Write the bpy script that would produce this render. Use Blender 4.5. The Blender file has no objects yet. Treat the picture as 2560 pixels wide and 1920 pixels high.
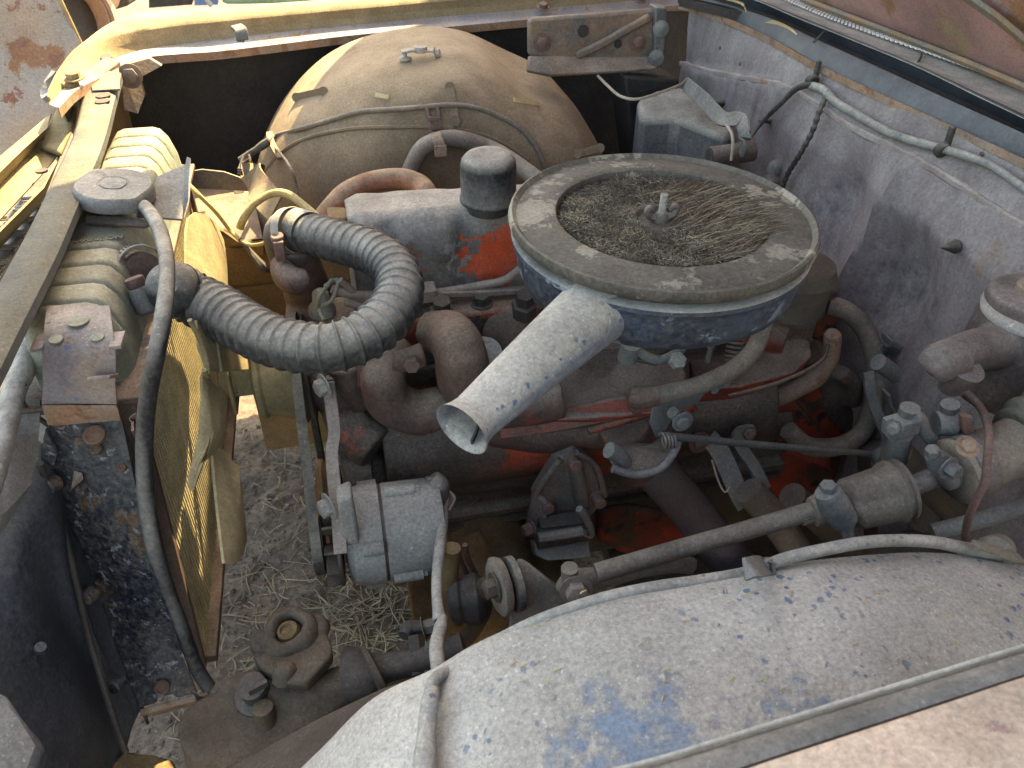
import bpy, bmesh, math, random
from mathutils import Vector as V, Matrix, noise
random.seed(7)
C = bpy.context.scene.collection
S = bpy.context.scene
rad = math.radians

# ------------------------------------------------------------------ camera
CAM_H, YAW, PITCH, FPX = 1.36, rad(12.7), rad(37), 2009.0
cd = bpy.data.cameras.new('camera'); cam = bpy.data.objects.new('camera', cd); C.objects.link(cam)
cam.location = (0, 0, CAM_H); cam.rotation_euler = (math.pi/2 - PITCH, 0, -YAW)
cd.sensor_width = 36; cd.lens = FPX/2560*36; cd.clip_start = .02; cd.clip_end = 400
cd.dof.use_dof = True; cd.dof.focus_distance = 1.05; cd.dof.aperture_fstop = 14
S.camera = cam
# ------------------------------------------------------------------ light
SUN_D = V((-.45, -.75, -1.0)).normalized()          # the way the light travels
w = bpy.data.worlds.new('World'); S.world = w; w.use_nodes = True
wn = w.node_tree; bg = wn.nodes['Background']
sky = wn.nodes.new('ShaderNodeTexSky'); sky.sky_type = 'NISHITA'; sky.sun_disc = False
sky.sun_elevation = math.asin(-SUN_D.z); sky.sun_rotation = math.atan2(-SUN_D.x, -SUN_D.y)
sky.dust_density = 3.0; sky.air_density = 1.0; sky.ozone_density = 1.0
wn.links.new(sky.outputs[0], bg.inputs[0]); bg.inputs[1].default_value = .15
ld = bpy.data.lights.new('sun', 'SUN'); ld.energy = 4.0; ld.angle = rad(.5); ld.color = (1, .86, .62)
sun = bpy.data.objects.new('sun', ld); C.objects.link(sun); sun.rotation_euler = SUN_D.to_track_quat('-Z', 'Y').to_euler()
sun.location = (2, 1, 4)
S.view_settings.view_transform = 'Standard'; S.view_settings.look = 'None'; S.view_settings.gamma = 1
S.view_settings.use_curve_mapping = False; S.view_settings.exposure = 2.5
S.view_settings.use_white_balance = True; S.view_settings.white_balance_temperature = 9200; S.view_settings.white_balance_tint = 4

# ------------------------------------------------------------------ geometry helpers
_fh = V((math.sin(YAW), math.cos(YAW), 0)); _R = V((math.cos(YAW), -math.sin(YAW), 0))
_F = _fh*math.cos(PITCH) - V((0, 0, math.sin(PITCH))); _U = _fh*math.sin(PITCH) + V((0, 0, math.cos(PITCH)))
CP = V((0, 0, CAM_H))
def P(px, py, **k):
    """point of the scene on the measured plane x=, y= or z= (metres) that the survey photo shows at (px, py)"""
    d = _F*FPX + _R*(px-1280) + _U*(960-py); (a, v), = k.items(); i = 'xyz'.index(a)
    return CP + d*((v-CP[i])/d[i])
def PS(pts, **k): return [P(p[0], p[1], **(k if len(p) == 2 else p[2])) for p in pts]
def mpp(p): return (V(p)-CP).dot(_F)/FPX           # metres per survey pixel at a point
def smooth(pts, n=8, rs=None):
    """Catmull-Rom through pts"""
    pts = [V(p) for p in pts]; out = []; ro = []
    rs = rs or [0]*len(pts)
    for i in range(len(pts)-1):
        a, b, c, d = pts[max(i-1, 0)], pts[i], pts[i+1], pts[min(i+2, len(pts)-1)]
        for j in range(n):
            t = j/n
            out.append(.5*((2*b)+(c-a)*t+(2*a-5*b+4*c-d)*t*t+(3*b-a-3*c+d)*t**3)); ro.append(rs[i]*(1-t)+rs[i+1]*t)
    out.append(pts[-1]); ro.append(rs[-1])
    return out, ro
def frame(ax):
    ax = V(ax).normalized(); h = V((0, 0, 1)) if abs(ax.z) < .9 else V((1, 0, 0))
    u = ax.cross(h).normalized(); return u, ax.cross(u).normalized(), ax
class MB:
    def __init__(s): s.v = []; s.f = []
    def add(s, vs, fs):
        o = len(s.v); s.v += [V(x) for x in vs]; s.f += [tuple(i+o for i in f) for f in fs]; return s
    def box(s, c, d, u=(1, 0, 0), w=(0, 0, 1), taper=1):
        u = V(u).normalized(); w = V(w).normalized(); t = w.cross(u).normalized(); w = u.cross(t); c = V(c); vs = []
        for sz in (-1, 1):
            k = taper if sz > 0 else 1
            for sx, sy in ((-1, -1), (1, -1), (1, 1), (-1, 1)): vs.append(c+u*sx*d[0]/2*k+t*sy*d[1]/2*k+w*sz*d[2]/2)
        return s.add(vs, [(3, 2, 1, 0), (4, 5, 6, 7), (0, 1, 5, 4), (1, 2, 6, 5), (2, 3, 7, 6), (3, 0, 4, 7)])
    def bb(s, x0, x1, y0, y1, z0, z1): return s.box(((x0+x1)/2, (y0+y1)/2, (z0+z1)/2), (x1-x0, y1-y0, z1-z0))
    def loft(s, rings, cap=True, closed=True):
        n = len(rings[0]); vs = [p for r in rings for p in r]; fs = []
        for i in range(len(rings)-1):
            for j in range(n if closed else n-1):
                k = (j+1) % n; fs.append((i*n+j, i*n+k, (i+1)*n+k, (i+1)*n+j))
        if cap and closed: fs += [tuple(range(n))[::-1], tuple(range((len(rings)-1)*n, len(rings)*n))]
        return s.add(vs, fs)
    def tube(s, pts, r, n=14, sm=6, flat=None, cap=True, rf=None):
        """round (or flat=(a,b), side) bar through pts"""
        rs = r if isinstance(r, (list, tuple)) else [r]*len(pts)
        pts, rs = (smooth(pts, sm, rs) if sm > 1 else ([V(p) for p in pts], rs))
        rings = []; u = None; L = 0
        for i, p in enumerate(pts):
            t = (pts[min(i+1, len(pts)-1)]-pts[max(i-1, 0)]).normalized()
            if u is None: u = frame(t)[0]
            u = (u-t*u.dot(t)).normalized(); w = t.cross(u)
            if i: L += (p-pts[i-1]).length
            rr = rs[i]*(rf(L) if rf else 1)
            a, b = (rr, rr) if not flat else flat
            rings.append([p+u*a*math.cos(q*2*math.pi/n)+w*b*math.sin(q*2*math.pi/n) for q in range(n)])
        return s.loft(rings, cap)
    def strap(s, pts, wid, th, side, sm=6):
        """flat band of width wid along `side`, thickness th"""
        pts, _ = smooth(pts, sm) if sm > 1 else ([V(p) for p in pts], 0); rings = []; side = V(side).normalized()
        for i, p in enumerate(pts):
            t = (pts[min(i+1, len(pts)-1)]-pts[max(i-1, 0)]).normalized()
            sd = (side-t*side.dot(t)).normalized(); nn = t.cross(sd); wv = wid[min(i, len(wid)-1)] if isinstance(wid, list) else wid
            rings.append([p+sd*a*wv/2+nn*b*th/2 for a, b in ((-1, -1), (1, -1), (1, 1), (-1, 1))])
        return s.loft(rings)
    def lathe(s, o, ax, prof, n=32, wob=None, cap=True):
        u, w, a = frame(ax); o = V(o); rings = []
        for r, h in prof:
            rings.append([o+a*h+(u*math.cos(q*2*math.pi/n)+w*math.sin(q*2*math.pi/n))*r*(wob(q*2*math.pi/n, h) if wob else 1) for q in range(n)])
        return s.loft(rings, cap)
    def prism(s, poly, off):
        poly = [V(p) for p in poly]; off = V(off); n = len(poly)
        nn = V((0, 0, 0))
        for i in range(n): nn += poly[i].cross(poly[(i+1) % n])
        if nn.dot(off) > 0: poly = poly[::-1]
        vs = poly+[p+off for p in poly]
        fs = [tuple(range(n)), tuple(range(n, 2*n))[::-1]]+[(i+n, (i+1) % n+n, (i+1) % n, i) for i in range(n)]
        return s.add(vs, fs)
    def bolt(s, p, ax, r=.008, h=.007, washer=True, shank=0):
        a = V(ax).normalized(); p = V(p)
        if washer: s.lathe(p, a, [(r*1.5, 0), (r*1.5, .0018)], 18)
        s.lathe(p, a, [(r, .0015), (r, h), (r*.85, h+.0012)], 6)
        if shank: s.lathe(p, a, [(r*.55, h), (r*.55, h+shank)], 10)
        return s
    def sheet(s, rows, th=.0015, up=(0, 0, 1)):
        """grid of rows of points, closed to a real thickness on the side away from `up`"""
        n = len(rows[0]); m = len(rows); top = [V(p) for r in rows for p in r]; nm = []
        for i in range(m):
            for j in range(n):
                a = top[min(i+1, m-1)*n+j]-top[max(i-1, 0)*n+j]; b = top[i*n+min(j+1, n-1)]-top[i*n+max(j-1, 0)]
                q = a.cross(b); q = q.normalized() if q.length > 1e-12 else V(up)
                nm.append(q)
        tot = sum((q.dot(V(up)) for q in nm)); sg = 1 if tot >= 0 else -1
        bot = [p-q*sg*th for p, q in zip(top, nm)]; N = n*m; fs = []
        for i in range(m-1):
            for j in range(n-1):
                f = (i*n+j, (i+1)*n+j, (i+1)*n+j+1, i*n+j+1)
                if sg < 0: f = f[::-1]
                fs.append(f); fs.append(tuple(x+N for x in f[::-1]))
        bd = [j for j in range(n)]+[i*n+n-1 for i in range(1, m)]+[(m-1)*n+j for j in range(n-2, -1, -1)]+[i*n for i in range(m-2, 0, -1)]
        for a, b in zip(bd, bd[1:]+bd[:1]): fs.append((a, b, b+N, a+N) if sg < 0 else (b, a, a+N, b+N))
        return s.add(top+bot, fs)
    def warp(s, amp, sc, seed=0):
        o = V((seed*7.1, seed*3.3, seed))
        for p in s.v: p += noise.noise_vector(p*sc+o)*amp
        return s
def build(name, mb, mat, parent=None, label=None, bevel=0, vox=0, ang=38, sub=0, origin=None, flat=False):
    me = bpy.data.meshes.new(name); o = bpy.data.objects.new(name, me); C.objects.link(o)
    if parent is not None:
        r = parent; org = V((0, 0, 0))
        while r is not None: org += r.location; r = r.parent
    else:
        if origin is None:
            xs = [p.x for p in mb.v]; ys = [p.y for p in mb.v]; zs = [p.z for p in mb.v]
            origin = V(((min(xs)+max(xs))/2, (min(ys)+max(ys))/2, min(zs)))
        org = V(origin); o.location = org
    me.from_pydata([p-org for p in mb.v], [], mb.f); me.update()
    bm = bmesh.new(); bm.from_mesh(me); bmesh.ops.recalc_face_normals(bm, faces=bm.faces); bm.to_mesh(me); bm.free()
    me.materials.append(mat)
    if not flat:
        me.polygons.foreach_set('use_smooth', [True]*len(me.polygons))
        if not vox: me.set_sharp_from_angle(angle=rad(ang))
    if bevel:
        b = o.modifiers.new('bevel', 'BEVEL'); b.width = bevel; b.segments = 2; b.limit_method = 'ANGLE'; b.angle_limit = rad(40); b.harden_normals = False
    if vox:
        r = o.modifiers.new('remesh', 'REMESH'); r.mode = 'VOXEL'; r.voxel_size = vox; r.use_smooth_shade = True
        q = o.modifiers.new('soften', 'CORRECTIVE_SMOOTH' if False else 'SMOOTH'); q.factor = .5; q.iterations = 4
    if sub: q = o.modifiers.new('sub', 'SUBSURF'); q.levels = sub; q.render_levels = sub
    if parent is not None: o.parent = parent
    if label: o['label'] = label
    return o
def thing(name, label, cat, loc, group=None):
    o = bpy.data.objects.new(name, None); o.location = loc; o.empty_display_size = .05; C.objects.link(o)
    o['label'] = label; o['category'] = cat
    if group: o['group'] = group
    return o
def tag(o, label, cat, group=None):
    o['label'] = label; o['category'] = cat
    if group: o['group'] = group
    return o

# ------------------------------------------------------------------ materials
class NT:
    def __init__(s, name):
        s.m = bpy.data.materials.new(name); s.m.use_nodes = True; s.t = s.m.node_tree; s.b = s.t.nodes['Principled BSDF']
        s.tc = s.t.nodes.new('ShaderNodeTexCoord').outputs['Object']
    def n(s, ty, **k):
        q = s.t.nodes.new(ty)
        for a, b in k.items(): setattr(q, a, b)
        return q
    def l(s, a, b):
        if isinstance(a, (int, float)): b.default_value = a
        elif isinstance(a, tuple): b.default_value = (*a, 1)
        else: s.t.links.new(a, b)
    def noise(s, sc, det=5, ro=.55, off=0, vec=None, dist=0):
        q = s.n('ShaderNodeTexNoise'); q.inputs['Scale'].default_value = sc; q.inputs['Detail'].default_value = det
        q.inputs['Roughness'].default_value = ro; q.inputs['Distortion'].default_value = dist
        mp = s.n('ShaderNodeVectorMath', operation='ADD'); s.l(vec or s.tc, mp.inputs[0]); mp.inputs[1].default_value = (off, off*.7, -off)
        s.l(mp.outputs[0], q.inputs['Vector']); return q.outputs['Fac']
    def rng(s, v, a, b, c=0., d=1.):
        q = s.n('ShaderNodeMapRange'); q.clamp = True
        for i, x in enumerate((v, a, b, c, d)): s.l(x, q.inputs[i])
        return q.outputs[0]
    def ma(s, op, a, b=0., cl=False):
        q = s.n('ShaderNodeMath', operation=op); q.use_clamp = cl; s.l(a, q.inputs[0]); s.l(b, q.inputs[1]); return q.outputs[0]
    def mix(s, f, a, b, blend='MIX'):
        q = s.n('ShaderNodeMix', data_type='RGBA', blend_type=blend); s.l(f, q.inputs[0]); s.l(a, q.inputs[6]); s.l(b, q.inputs[7]); return q.outputs[2]
DUST = (.33, .285, .24)
def dusty(name, a, b, dust=DUST, up=.75, all=.3, ns=14, chips=(), spots=None, rough=.55, metal=0, bump=.5, fine=420, gran=.5, off=0., extra=None, sbreak=.9, patches=(), sside=False, csoft=.025, streak=0, psoft=.05, spotc=(.10, .15, .24)):
    s = NT(name); n1 = s.noise(ns, 6, .6, off)
    col = s.mix(s.rng(n1, .4, .6), a, b)
    hts = []
    for i, (c, t, sc) in enumerate(chips):
        f = s.rng(s.noise(sc, 9, .68, off+3.1*(i+1)), t, t+csoft); col = s.mix(f, col, c); hts.append(f)
    if streak:
        mpn = s.n('ShaderNodeMapping'); s.l(s.tc, mpn.inputs[0]); mpn.inputs['Scale'].default_value = (1, 1, .13)
        sv = s.rng(s.noise(26, 6, .6, off+70, vec=mpn.outputs[0]), .35, .68); col = s.mix(s.ma('MULTIPLY', sv, streak), col, (.37, .35, .35))
        sv = s.rng(s.noise(17, 6, .6, off+77, vec=mpn.outputs[0]), .50, .72); col = s.mix(s.ma('MULTIPLY', sv, streak*1.3), col, (.075, .055, .07))
    pf = []
    for i, (c, r, pc) in enumerate(patches):      # chipped, washed or darker areas with a place of their own on the part
        dv = s.n('ShaderNodeVectorMath', operation='DISTANCE'); s.l(s.tc, dv.inputs[0]); dv.inputs[1].default_value = c
        q = s.ma('ADD', s.ma('DIVIDE', dv.outputs['Value'], -r), s.ma('ADD', s.ma('MULTIPLY', s.noise(.9/r+26, 9, .7, off+i*5+50), 3.6), -.95))
        f = s.rng(q, 0., psoft); col = s.mix(f, col, pc); pf.append(f)
    g = s.n('ShaderNodeNewGeometry'); sp = s.n('ShaderNodeSeparateXYZ'); s.l(g.outputs['Normal'], sp.inputs[0])
    upf = s.rng(sp.outputs[2], .12, .85, 0., up)
    d = s.ma('ADD', upf, all*.72)
    d = s.ma('MULTIPLY', d, s.rng(s.noise(ns*.8, 8, .7, off+11), .3, .68, 1-sbreak*.6, 1+sbreak*.45))
    d = s.ma('ADD', d, s.rng(s.noise(fine*.35, 3, .6, off+2), .3, .7, -.18*gran, .18*gran), True)
    for f in pf: d = s.ma('MULTIPLY', d, s.ma('SUBTRACT', 1., s.ma('MULTIPLY', f, .75)))
    if spots:
        sc, dens, mt = spots
        v = s.n('ShaderNodeTexVoronoi'); v.inputs['Scale'].default_value = sc; v.feature = 'F1'
        wv = s.n('ShaderNodeMixRGB'); 
        wob = s.n('ShaderNodeTexNoise'); wob.inputs['Scale'].default_value = sc*1.7; s.l(s.tc, wob.inputs['Vector'])
        wv.inputs[0].default_value = .012*(60/sc); s.l(s.tc, wv.inputs[1]); s.l(wob.outputs['Color'], wv.inputs[2]); s.l(wv.outputs[0], v.inputs['Vector'])
        cs = s.n('ShaderNodeSeparateColor'); s.l(v.outputs['Color'], cs.inputs[0])
        th = s.rng(cs.outputs[0], 1-dens, 1., 0., .42)
        dist = v.outputs['Distance']
        f = s.rng(s.ma('SUBTRACT', th, dist), 0., .12)
        f = s.ma('MULTIPLY', f, s.rng(s.noise(5, 3, .5, off+6), mt, mt+.12))
        if sside: f = s.ma('MULTIPLY', f, s.rng(sp.outputs[2], .55, .90, 1., .10))
        d = s.ma('MULTIPLY', d, s.ma('SUBTRACT', 1., f))
        if extra is None: col = s.mix(s.ma('MULTIPLY', f, .6), col, spotc)
    dc = s.mix(s.rng(s.noise(ns*1.7, 6, .6, off+21), .35, .65), tuple(x*.82 for x in dust), tuple(min(1, x*1.16) for x in dust))
    col = s.mix(d, col, dc)
    gr = s.ma('MULTIPLY', s.rng(s.noise(fine*.6, 5, .75, off+9), .32, .68, 1-.55*gran, 1+.5*gran), s.rng(s.noise(ns*.6, 7, .65, off+15), .3, .7, .72, 1.2))
    gc = s.n('ShaderNodeCombineColor'); [s.l(gr, gc.inputs[i]) for i in range(3)]
    col = s.mix(1., col, gc.outputs[0], 'MULTIPLY')
    # dark pits and pale specks of grit
    pit = s.rng(s.noise(fine*.55, 2, .5, off+31), .62, .70, 0., .6*gran); col = s.mix(pit, col, tuple(x*.35 for x in dust))
    pale = s.ma('MULTIPLY', s.rng(s.noise(fine*.6, 1, .5, off+37), .68, .73, 0., .6*gran), s.rng(d, .2, .6)); col = s.mix(pale, col, tuple(min(1, x*1.9) for x in dust))
    s.l(col, s.b.inputs['Base Color'])
    s.l(s.rng(d, 0., .6, rough, .95), s.b.inputs['Roughness']); s.l(s.rng(d, 0., .5, float(metal), 0.), s.b.inputs['Metallic'])
    s.b.inputs['Specular IOR Level'].default_value = .35
    h = s.ma('ADD', s.ma('MULTIPLY', s.noise(fine*.5, 5, .65, off+4), .5), s.ma('MULTIPLY', s.noise(ns*4, 6, .6, off+8), 1.2))
    h = s.ma('ADD', h, s.ma('MULTIPLY', d, .5))
    for q in hts: h = s.ma('SUBTRACT', h, s.ma('MULTIPLY', q, .35))
    bp = s.n('ShaderNodeBump'); bp.inputs['Strength'].default_value = bump; bp.inputs['Distance'].default_value = .0022; s.l(h, bp.inputs['Height'])
    s.l(bp.outputs[0], s.b.inputs['Normal'])
    return s.m
RED = (.50, .07, .025); RUST = (.20, .085, .04); RUST2 = (.30, .14, .07); BLK = (.018, .019, .022); NAVY = (.045, .062, .10)
CREAM = (.42, .36, .24)
M = {}
M['tan'] = dusty('tan_dusted_panel', (.36, .27, .17), (.28, .20, .12), dust=(.27, .22, .135), up=.6, all=.35, chips=((RUST2, .66, 9),))
M['cream'] = dusty('cream_dusted_steel', (.34, .27, .15), (.22, .16, .09), dust=(.28, .23, .14), up=.7, all=.45, chips=((RUST, .68, 26),))
M['support'] = dusty('support_bar_paint', (.05, .06, .075), (.06, .065, .075), dust=(.25, .215, .15), up=.42, all=.14, chips=((RUST, .70, 20),))
M['rustyflange'] = dusty('rusty_flange', RUST2, (.26, .18, .14), up=.35, all=.3, chips=((RUST, .55, 30),))
M['blueflange'] = dusty('bare_grey_flange', (.28, .30, .37), (.34, .30, .28), up=.2, all=.2, rough=.5, chips=((RUST2, .6, 30),))
M['wheelfar'] = dusty('brown_dusty_steel', (.16, .11, .07), (.10, .075, .055), dust=(.32, .245, .17), up=.72, all=.42, ns=7, chips=((.035, .03, .03), .67, 12) and (((.04, .035, .035), .68, 12),))
M['wheelnear'] = dusty('navy_panel_under_dust', (.06, .10, .17), (.09, .14, .22), dust=(.48, .45, .415), up=.8, all=.5, ns=5, spots=(105, .8, .45), spotc=(.19, .27, .40), psoft=.5, gran=.55, fine=400, sbreak=.5, patches=[((P(1640, 1870, z=.80)-V((.35, .33, .2)))[:], .085, (.17, .25, .37)), ((P(1500, 1900, z=.80)-V((.35, .33, .2)))[:], .085, (.17, .25, .37)), ((P(2060, 1760, z=.80)-V((.35, .33, .2)))[:], .05, (.17, .25, .37))])
M['undercoat'] = dusty('black_undercoat', (.012, .013, .016), (.02, .02, .022), dust=(.14, .11, .085), up=.2, all=.07, bump=.6)
onfw0 = (.9, 1.2, .2)
M['purple'] = dusty('oxidised_purple_paint', (.235, .19, .20), (.15, .11, .12), dust=(.31, .285, .27), up=.45, all=.25, ns=5, chips=(((.31, .29, .295), .50, 6), ((.14, .06, .07), .57, 7), ((.10, .08, .10), .54, 4), (RUST2, .64, 9)), sbreak=1.0, gran=.5, fine=300, csoft=.14, streak=.45, psoft=1.1, patches=[((P(2070, 520, x=.86)-V(onfw0))[:], .10, (.10, .075, .10)), ((P(2210, 740, x=.86)-V(onfw0))[:], .12, (.085, .068, .085)), ((P(2200, 300, x=.86)-V(onfw0))[:], .04, (.16, .07, .08)), ((P(2460, 650, x=.86)-V(onfw0))[:], .04, (.24, .15, .10))])  # dark purple patches sit over the dented zones
M['seam'] = dusty('seam_sealer', (.34, .29, .29), (.26, .19, .18), dust=(.40, .36, .33), up=.6, all=.3, chips=((RUST2, .6, 20),))
M['cowlrail'] = dusty('blue_black_rail', (.035, .05, .075), (.06, .075, .10), dust=(.26, .25, .24), up=.3, all=.1, rough=.35, gran=.3)
M['cowltan'] = dusty('cowl_vent_panel', (.34, .31, .30), (.42, .37, .35), dust=(.55, .50, .46), up=.5, all=.4)
M['slat'] = dusty('pale_pink_louver', (.85, .78, .78), (.9, .86, .85), up=.0, all=.0, gran=.2)
M['hood'] = dusty('rusty_purple_hood', (.44, .24, .23), (.30, .17, .17), dust=(.42, .34, .28), up=.2, all=.2, ns=6, chips=(((.36, .26, .15), .56, 6), ((.30, .30, .32), .58, 8), (RUST2, .54, 9)), csoft=.08, psoft=.5, patches=[((P(2440, 75, z=1.06)-V((1.13, 1.1, .97)))[:], .06, (.34, .36, .40))])
M['hood2'] = dusty('rusty_brace', (.18, .17, .15), (.30, .16, .08), dust=(.28, .24, .18), up=.3, all=.2, ns=9, chips=((RUST2, .58, 8),))
M['bracket'] = dusty('rusty_painted_bracket', (.21, .13, .09), (.07, .08, .09), dust=(.34, .27, .22), up=.6, all=.28, ns=16, chips=((RUST, .6, 24),))
M['blower'] = dusty('blue_grey_box', (.06, .07, .085), (.10, .10, .11), dust=(.46, .43, .38), up=.8, all=.16, ns=10, chips=((BLK, .62, 26),))
M['tank'] = dusty('green_grey_tank', (.11, .145, .135), (.14, .17, .155), dust=(.30, .285, .225), up=.65, all=.33, gran=.45)
M['strap'] = dusty('rust_and_blue_strap', (.14, .13, .17), (.26, .20, .18), dust=(.38, .33, .29), up=.5, all=.2, ns=12, spots=(95, .6, .38), chips=((RUST, .64, 16),))
M['post'] = dusty('blue_black_post', (.010, .014, .026), (.028, .032, .045), dust=(.22, .20, .175), up=.25, all=.14, ns=9, fine=300, gran=1.2, chips=(((.10, .055, .035), .57, 8), ((.16, .18, .21), .58, 70)), rough=.45, bump=.7)
M['rustspot'] = dusty('rust_spot', (.15, .07, .04), (.09, .045, .03), dust=(.20, .15, .12), up=.1, all=.2)
M['baffle'] = dusty('dark_blue_baffle', (.018, .026, .045), (.035, .045, .065), dust=(.25, .25, .245), up=.62, all=.16, ns=4, chips=((BLK, .66, 40), (RUST, .74, 9)), rough=.5)
M['rubber'] = dusty('dusty_black_rubber', (.012, .014, .018), (.02, .022, .026), dust=(.34, .31, .275), up=.92, all=.03, ns=22, gran=.45, rough=.45, sbreak=.7)
M['bighose'] = dusty('dusty_ribbed_rubber', (.018, .021, .026), (.028, .030, .034), dust=(.31, .285, .255), up=.9, all=.09, ns=22, gran=.5, rough=.5, sbreak=.6)
M['rubber2'] = dusty('grimy_rubber_hose', (.022, .022, .024), (.035, .033, .03), dust=(.25, .225, .19), up=.65, all=.15, ns=26)
M['capgrey'] = dusty('grey_cap_steel', (.15, .15, .155), (.10, .09, .09), dust=(.36, .34, .31), up=.5, all=.28, chips=((RUST, .62, 40),))
M['clamp'] = dusty('zinc_band', (.42, .41, .39), (.30, .27, .24), up=.3, all=.3, metal=.5, rough=.4, gran=.3)
M['zinc'] = dusty('greasy_zinc', (.15, .16, .17), (.09, .10, .11), dust=(.28, .265, .245), up=.6, all=.2, metal=.3, gran=.5)
M['alu'] = dusty('cast_aluminium', (.24, .24, .235), (.19, .185, .18), dust=(.36, .34, .31), up=.5, all=.35, ns=12, gran=.6)
M['lid'] = dusty('black_lid_with_dust', (.04, .038, .036), (.075, .065, .055), dust=(.34, .305, .255), up=.24, all=.08, ns=9, chips=(((.28, .25, .205), .565, 13),), gran=.6, bump=.5)
M['pan'] = dusty('blue_black_enamel_pan', (.018, .026, .042), (.035, .055, .09), dust=(.36, .34, .31), up=.85, all=.10, ns=9, rough=.33, chips=(((.15, .19, .25), .57, 22), (RUST, .64, 26), ((.30, .26, .17), .68, 30)), gran=.45)
M['snorkel'] = dusty('enamel_under_pale_dust', (.05, .07, .11), (.08, .11, .16), dust=(.45, .42, .375), up=.95, all=.34, ns=9, spots=(105, 1.25, .0), gran=.5, fine=380, sside=True)
M['fuzz'] = dusty('matted_fibre', (.13, .10, .075), (.06, .045, .035), dust=(.28, .23, .175), up=.15, all=.25, ns=60, gran=.6)
M['fuzzlite'] = dusty('dry_fibre', (.42, .34, .24), (.26, .20, .14), dust=(.40, .33, .24), up=.1, all=.2, gran=.3)
M['valve'] = dusty('valve_cover_paint', (.12, .125, .13), (.05, .045, .045), dust=(.36, .32, .285), up=1.15, all=.06, ns=14, chips=(((.20, .205, .21), .54, 15), (RUST, .62, 18)), gran=.5, patches=[((-.135, -.03, .60), .045, (.50, .065, .02)), ((-.10, -.03, .63), .03, (.50, .065, .02)), ((-.26, -.03, .61), .03, (.20, .08, .05))])
M['red'] = dusty('orange_red_engine_paint', (.32, .042, .02), (.12, .03, .02), dust=(.24, .17, .13), up=.8, all=.14, ns=13, chips=((BLK, .50, 16), ((.10, .08, .07), .56, 9)), gran=.6)
M['block'] = dusty('greasy_block', (.06, .042, .035), (.028, .023, .022), dust=(.21, .175, .15), up=.6, all=.34, ns=9, psoft=.6, chips=((RED, .60, 8), (BLK, .60, 17)), gran=.7, csoft=.06, patches=[((P(1330, 1110, y=.90)-V((.33, 1.05, .2)))[:], .09, (.34, .05, .025)), ((P(1480, 1130, y=.91)-V((.33, 1.05, .2)))[:], .08, (.34, .05, .025)), ((P(1230, 1250, y=.935)-V((.33, 1.05, .2)))[:], .03, (.20, .04, .02))])
M['blockred'] = dusty('greasy_block_red', (.38, .05, .022), (.20, .032, .02), dust=(.16, .12, .10), up=.7, all=.10, ns=10, chips=(((.075, .045, .035), .52, 9), (BLK, .57, 15)), gran=.6, csoft=.06)
M['cast'] = dusty('brown_cast_iron', (.10, .055, .045), (.055, .035, .035), dust=(.235, .185, .155), up=.75, all=.13, ns=11, chips=(((.24, .045, .03), .58, 9),), gran=.6, csoft=.08)
M['castred'] = dusty('brown_cast_with_red', (.30, .04, .022), (.10, .045, .04), dust=(.25, .20, .17), up=1.1, all=.04, ns=11, chips=((BLK, .60, 18), ((.42, .06, .03), .60, 20)), gran=.55, csoft=.06)
M['purpipe'] = dusty('purple_brown_pipe', (.075, .06, .075), (.10, .075, .08), dust=(.13, .11, .11), up=.5, all=.2)
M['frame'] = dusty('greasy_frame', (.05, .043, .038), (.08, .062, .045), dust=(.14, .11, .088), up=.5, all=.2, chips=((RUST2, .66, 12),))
M['brown'] = dusty('brown_lit_frame', (.17, .095, .04), (.11, .065, .03), dust=(.24, .17, .095), up=.4, all=.35, chips=((RUST, .6, 16),))  # orange brown holds the warm bounced light low in the bay
M['gearbox'] = dusty('oily_dirt_casting', (.055, .045, .036), (.10, .072, .046), dust=(.135, .105, .082), up=.55, all=.2, ns=17, chips=((BLK, .62, 18),), bump=.9)
M['hosegrey'] = dusty('grey_heater_hose', (.15, .12, .105), (.12, .095, .085), dust=(.27, .235, .20), up=.6, all=.38, ns=18)
M['hoseorange'] = dusty('orange_heater_hose', (.42, .12, .05), (.26, .12, .07), dust=(.33, .25, .18), up=.5, all=.42, ns=20)
M['tape'] = dusty('grey_taped_loom', (.24, .25, .25), (.15, .155, .16), dust=(.41, .385, .35), up=.7, all=.35, ns=30, spots=(100, .5, .45))
M['wire'] = dusty('thin_dirty_wire', (.16, .12, .10), (.10, .085, .075), dust=(.34, .29, .24), up=.6, all=.35)
M['wirew'] = dusty('pale_wire', (.42, .36, .30), (.5, .42, .34), up=.3, all=.3)
M['green'] = dusty('green_wire', (.10, .14, .09), (.15, .16, .10), up=.3, all=.3)
M['line'] = dusty('steel_tube', (.23, .16, .14), (.14, .11, .11), dust=(.33, .29, .26), up=.6, all=.25)
M['rustpipe'] = dusty('rusty_brake_tube', (.17, .09, .075), (.11, .06, .055), dust=(.26, .19, .16), up=.5, all=.2)
M['core'] = dusty('radiator_core', (.36, .31, .20), (.28, .24, .155), dust=(.60, .52, .34), up=.3, all=.8, gran=.5)
M['fan'] = dusty('dusty_fan_blade', (.16, .125, .07), (.12, .095, .05), dust=(.33, .27, .16), up=.5, all=.5, gran=.35, ns=20)
M['master'] = dusty('brown_black_casting', (.055, .04, .042), (.09, .06, .06), dust=(.29, .255, .235), up=.55, all=.22, ns=14)
M['mlid'] = dusty('pale_oxidised_lid', (.36, .33, .30), (.42, .38, .36), dust=(.38, .34, .30), up=.4, all=.3, chips=((RUST2, .68, 20), ((.7, .7, .72), .60, 30)))
M['boot'] = dusty('olive_rubber_boot', (.045, .047, .035), (.07, .07, .052), dust=(.24, .22, .18), up=.55, all=.2)
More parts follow.
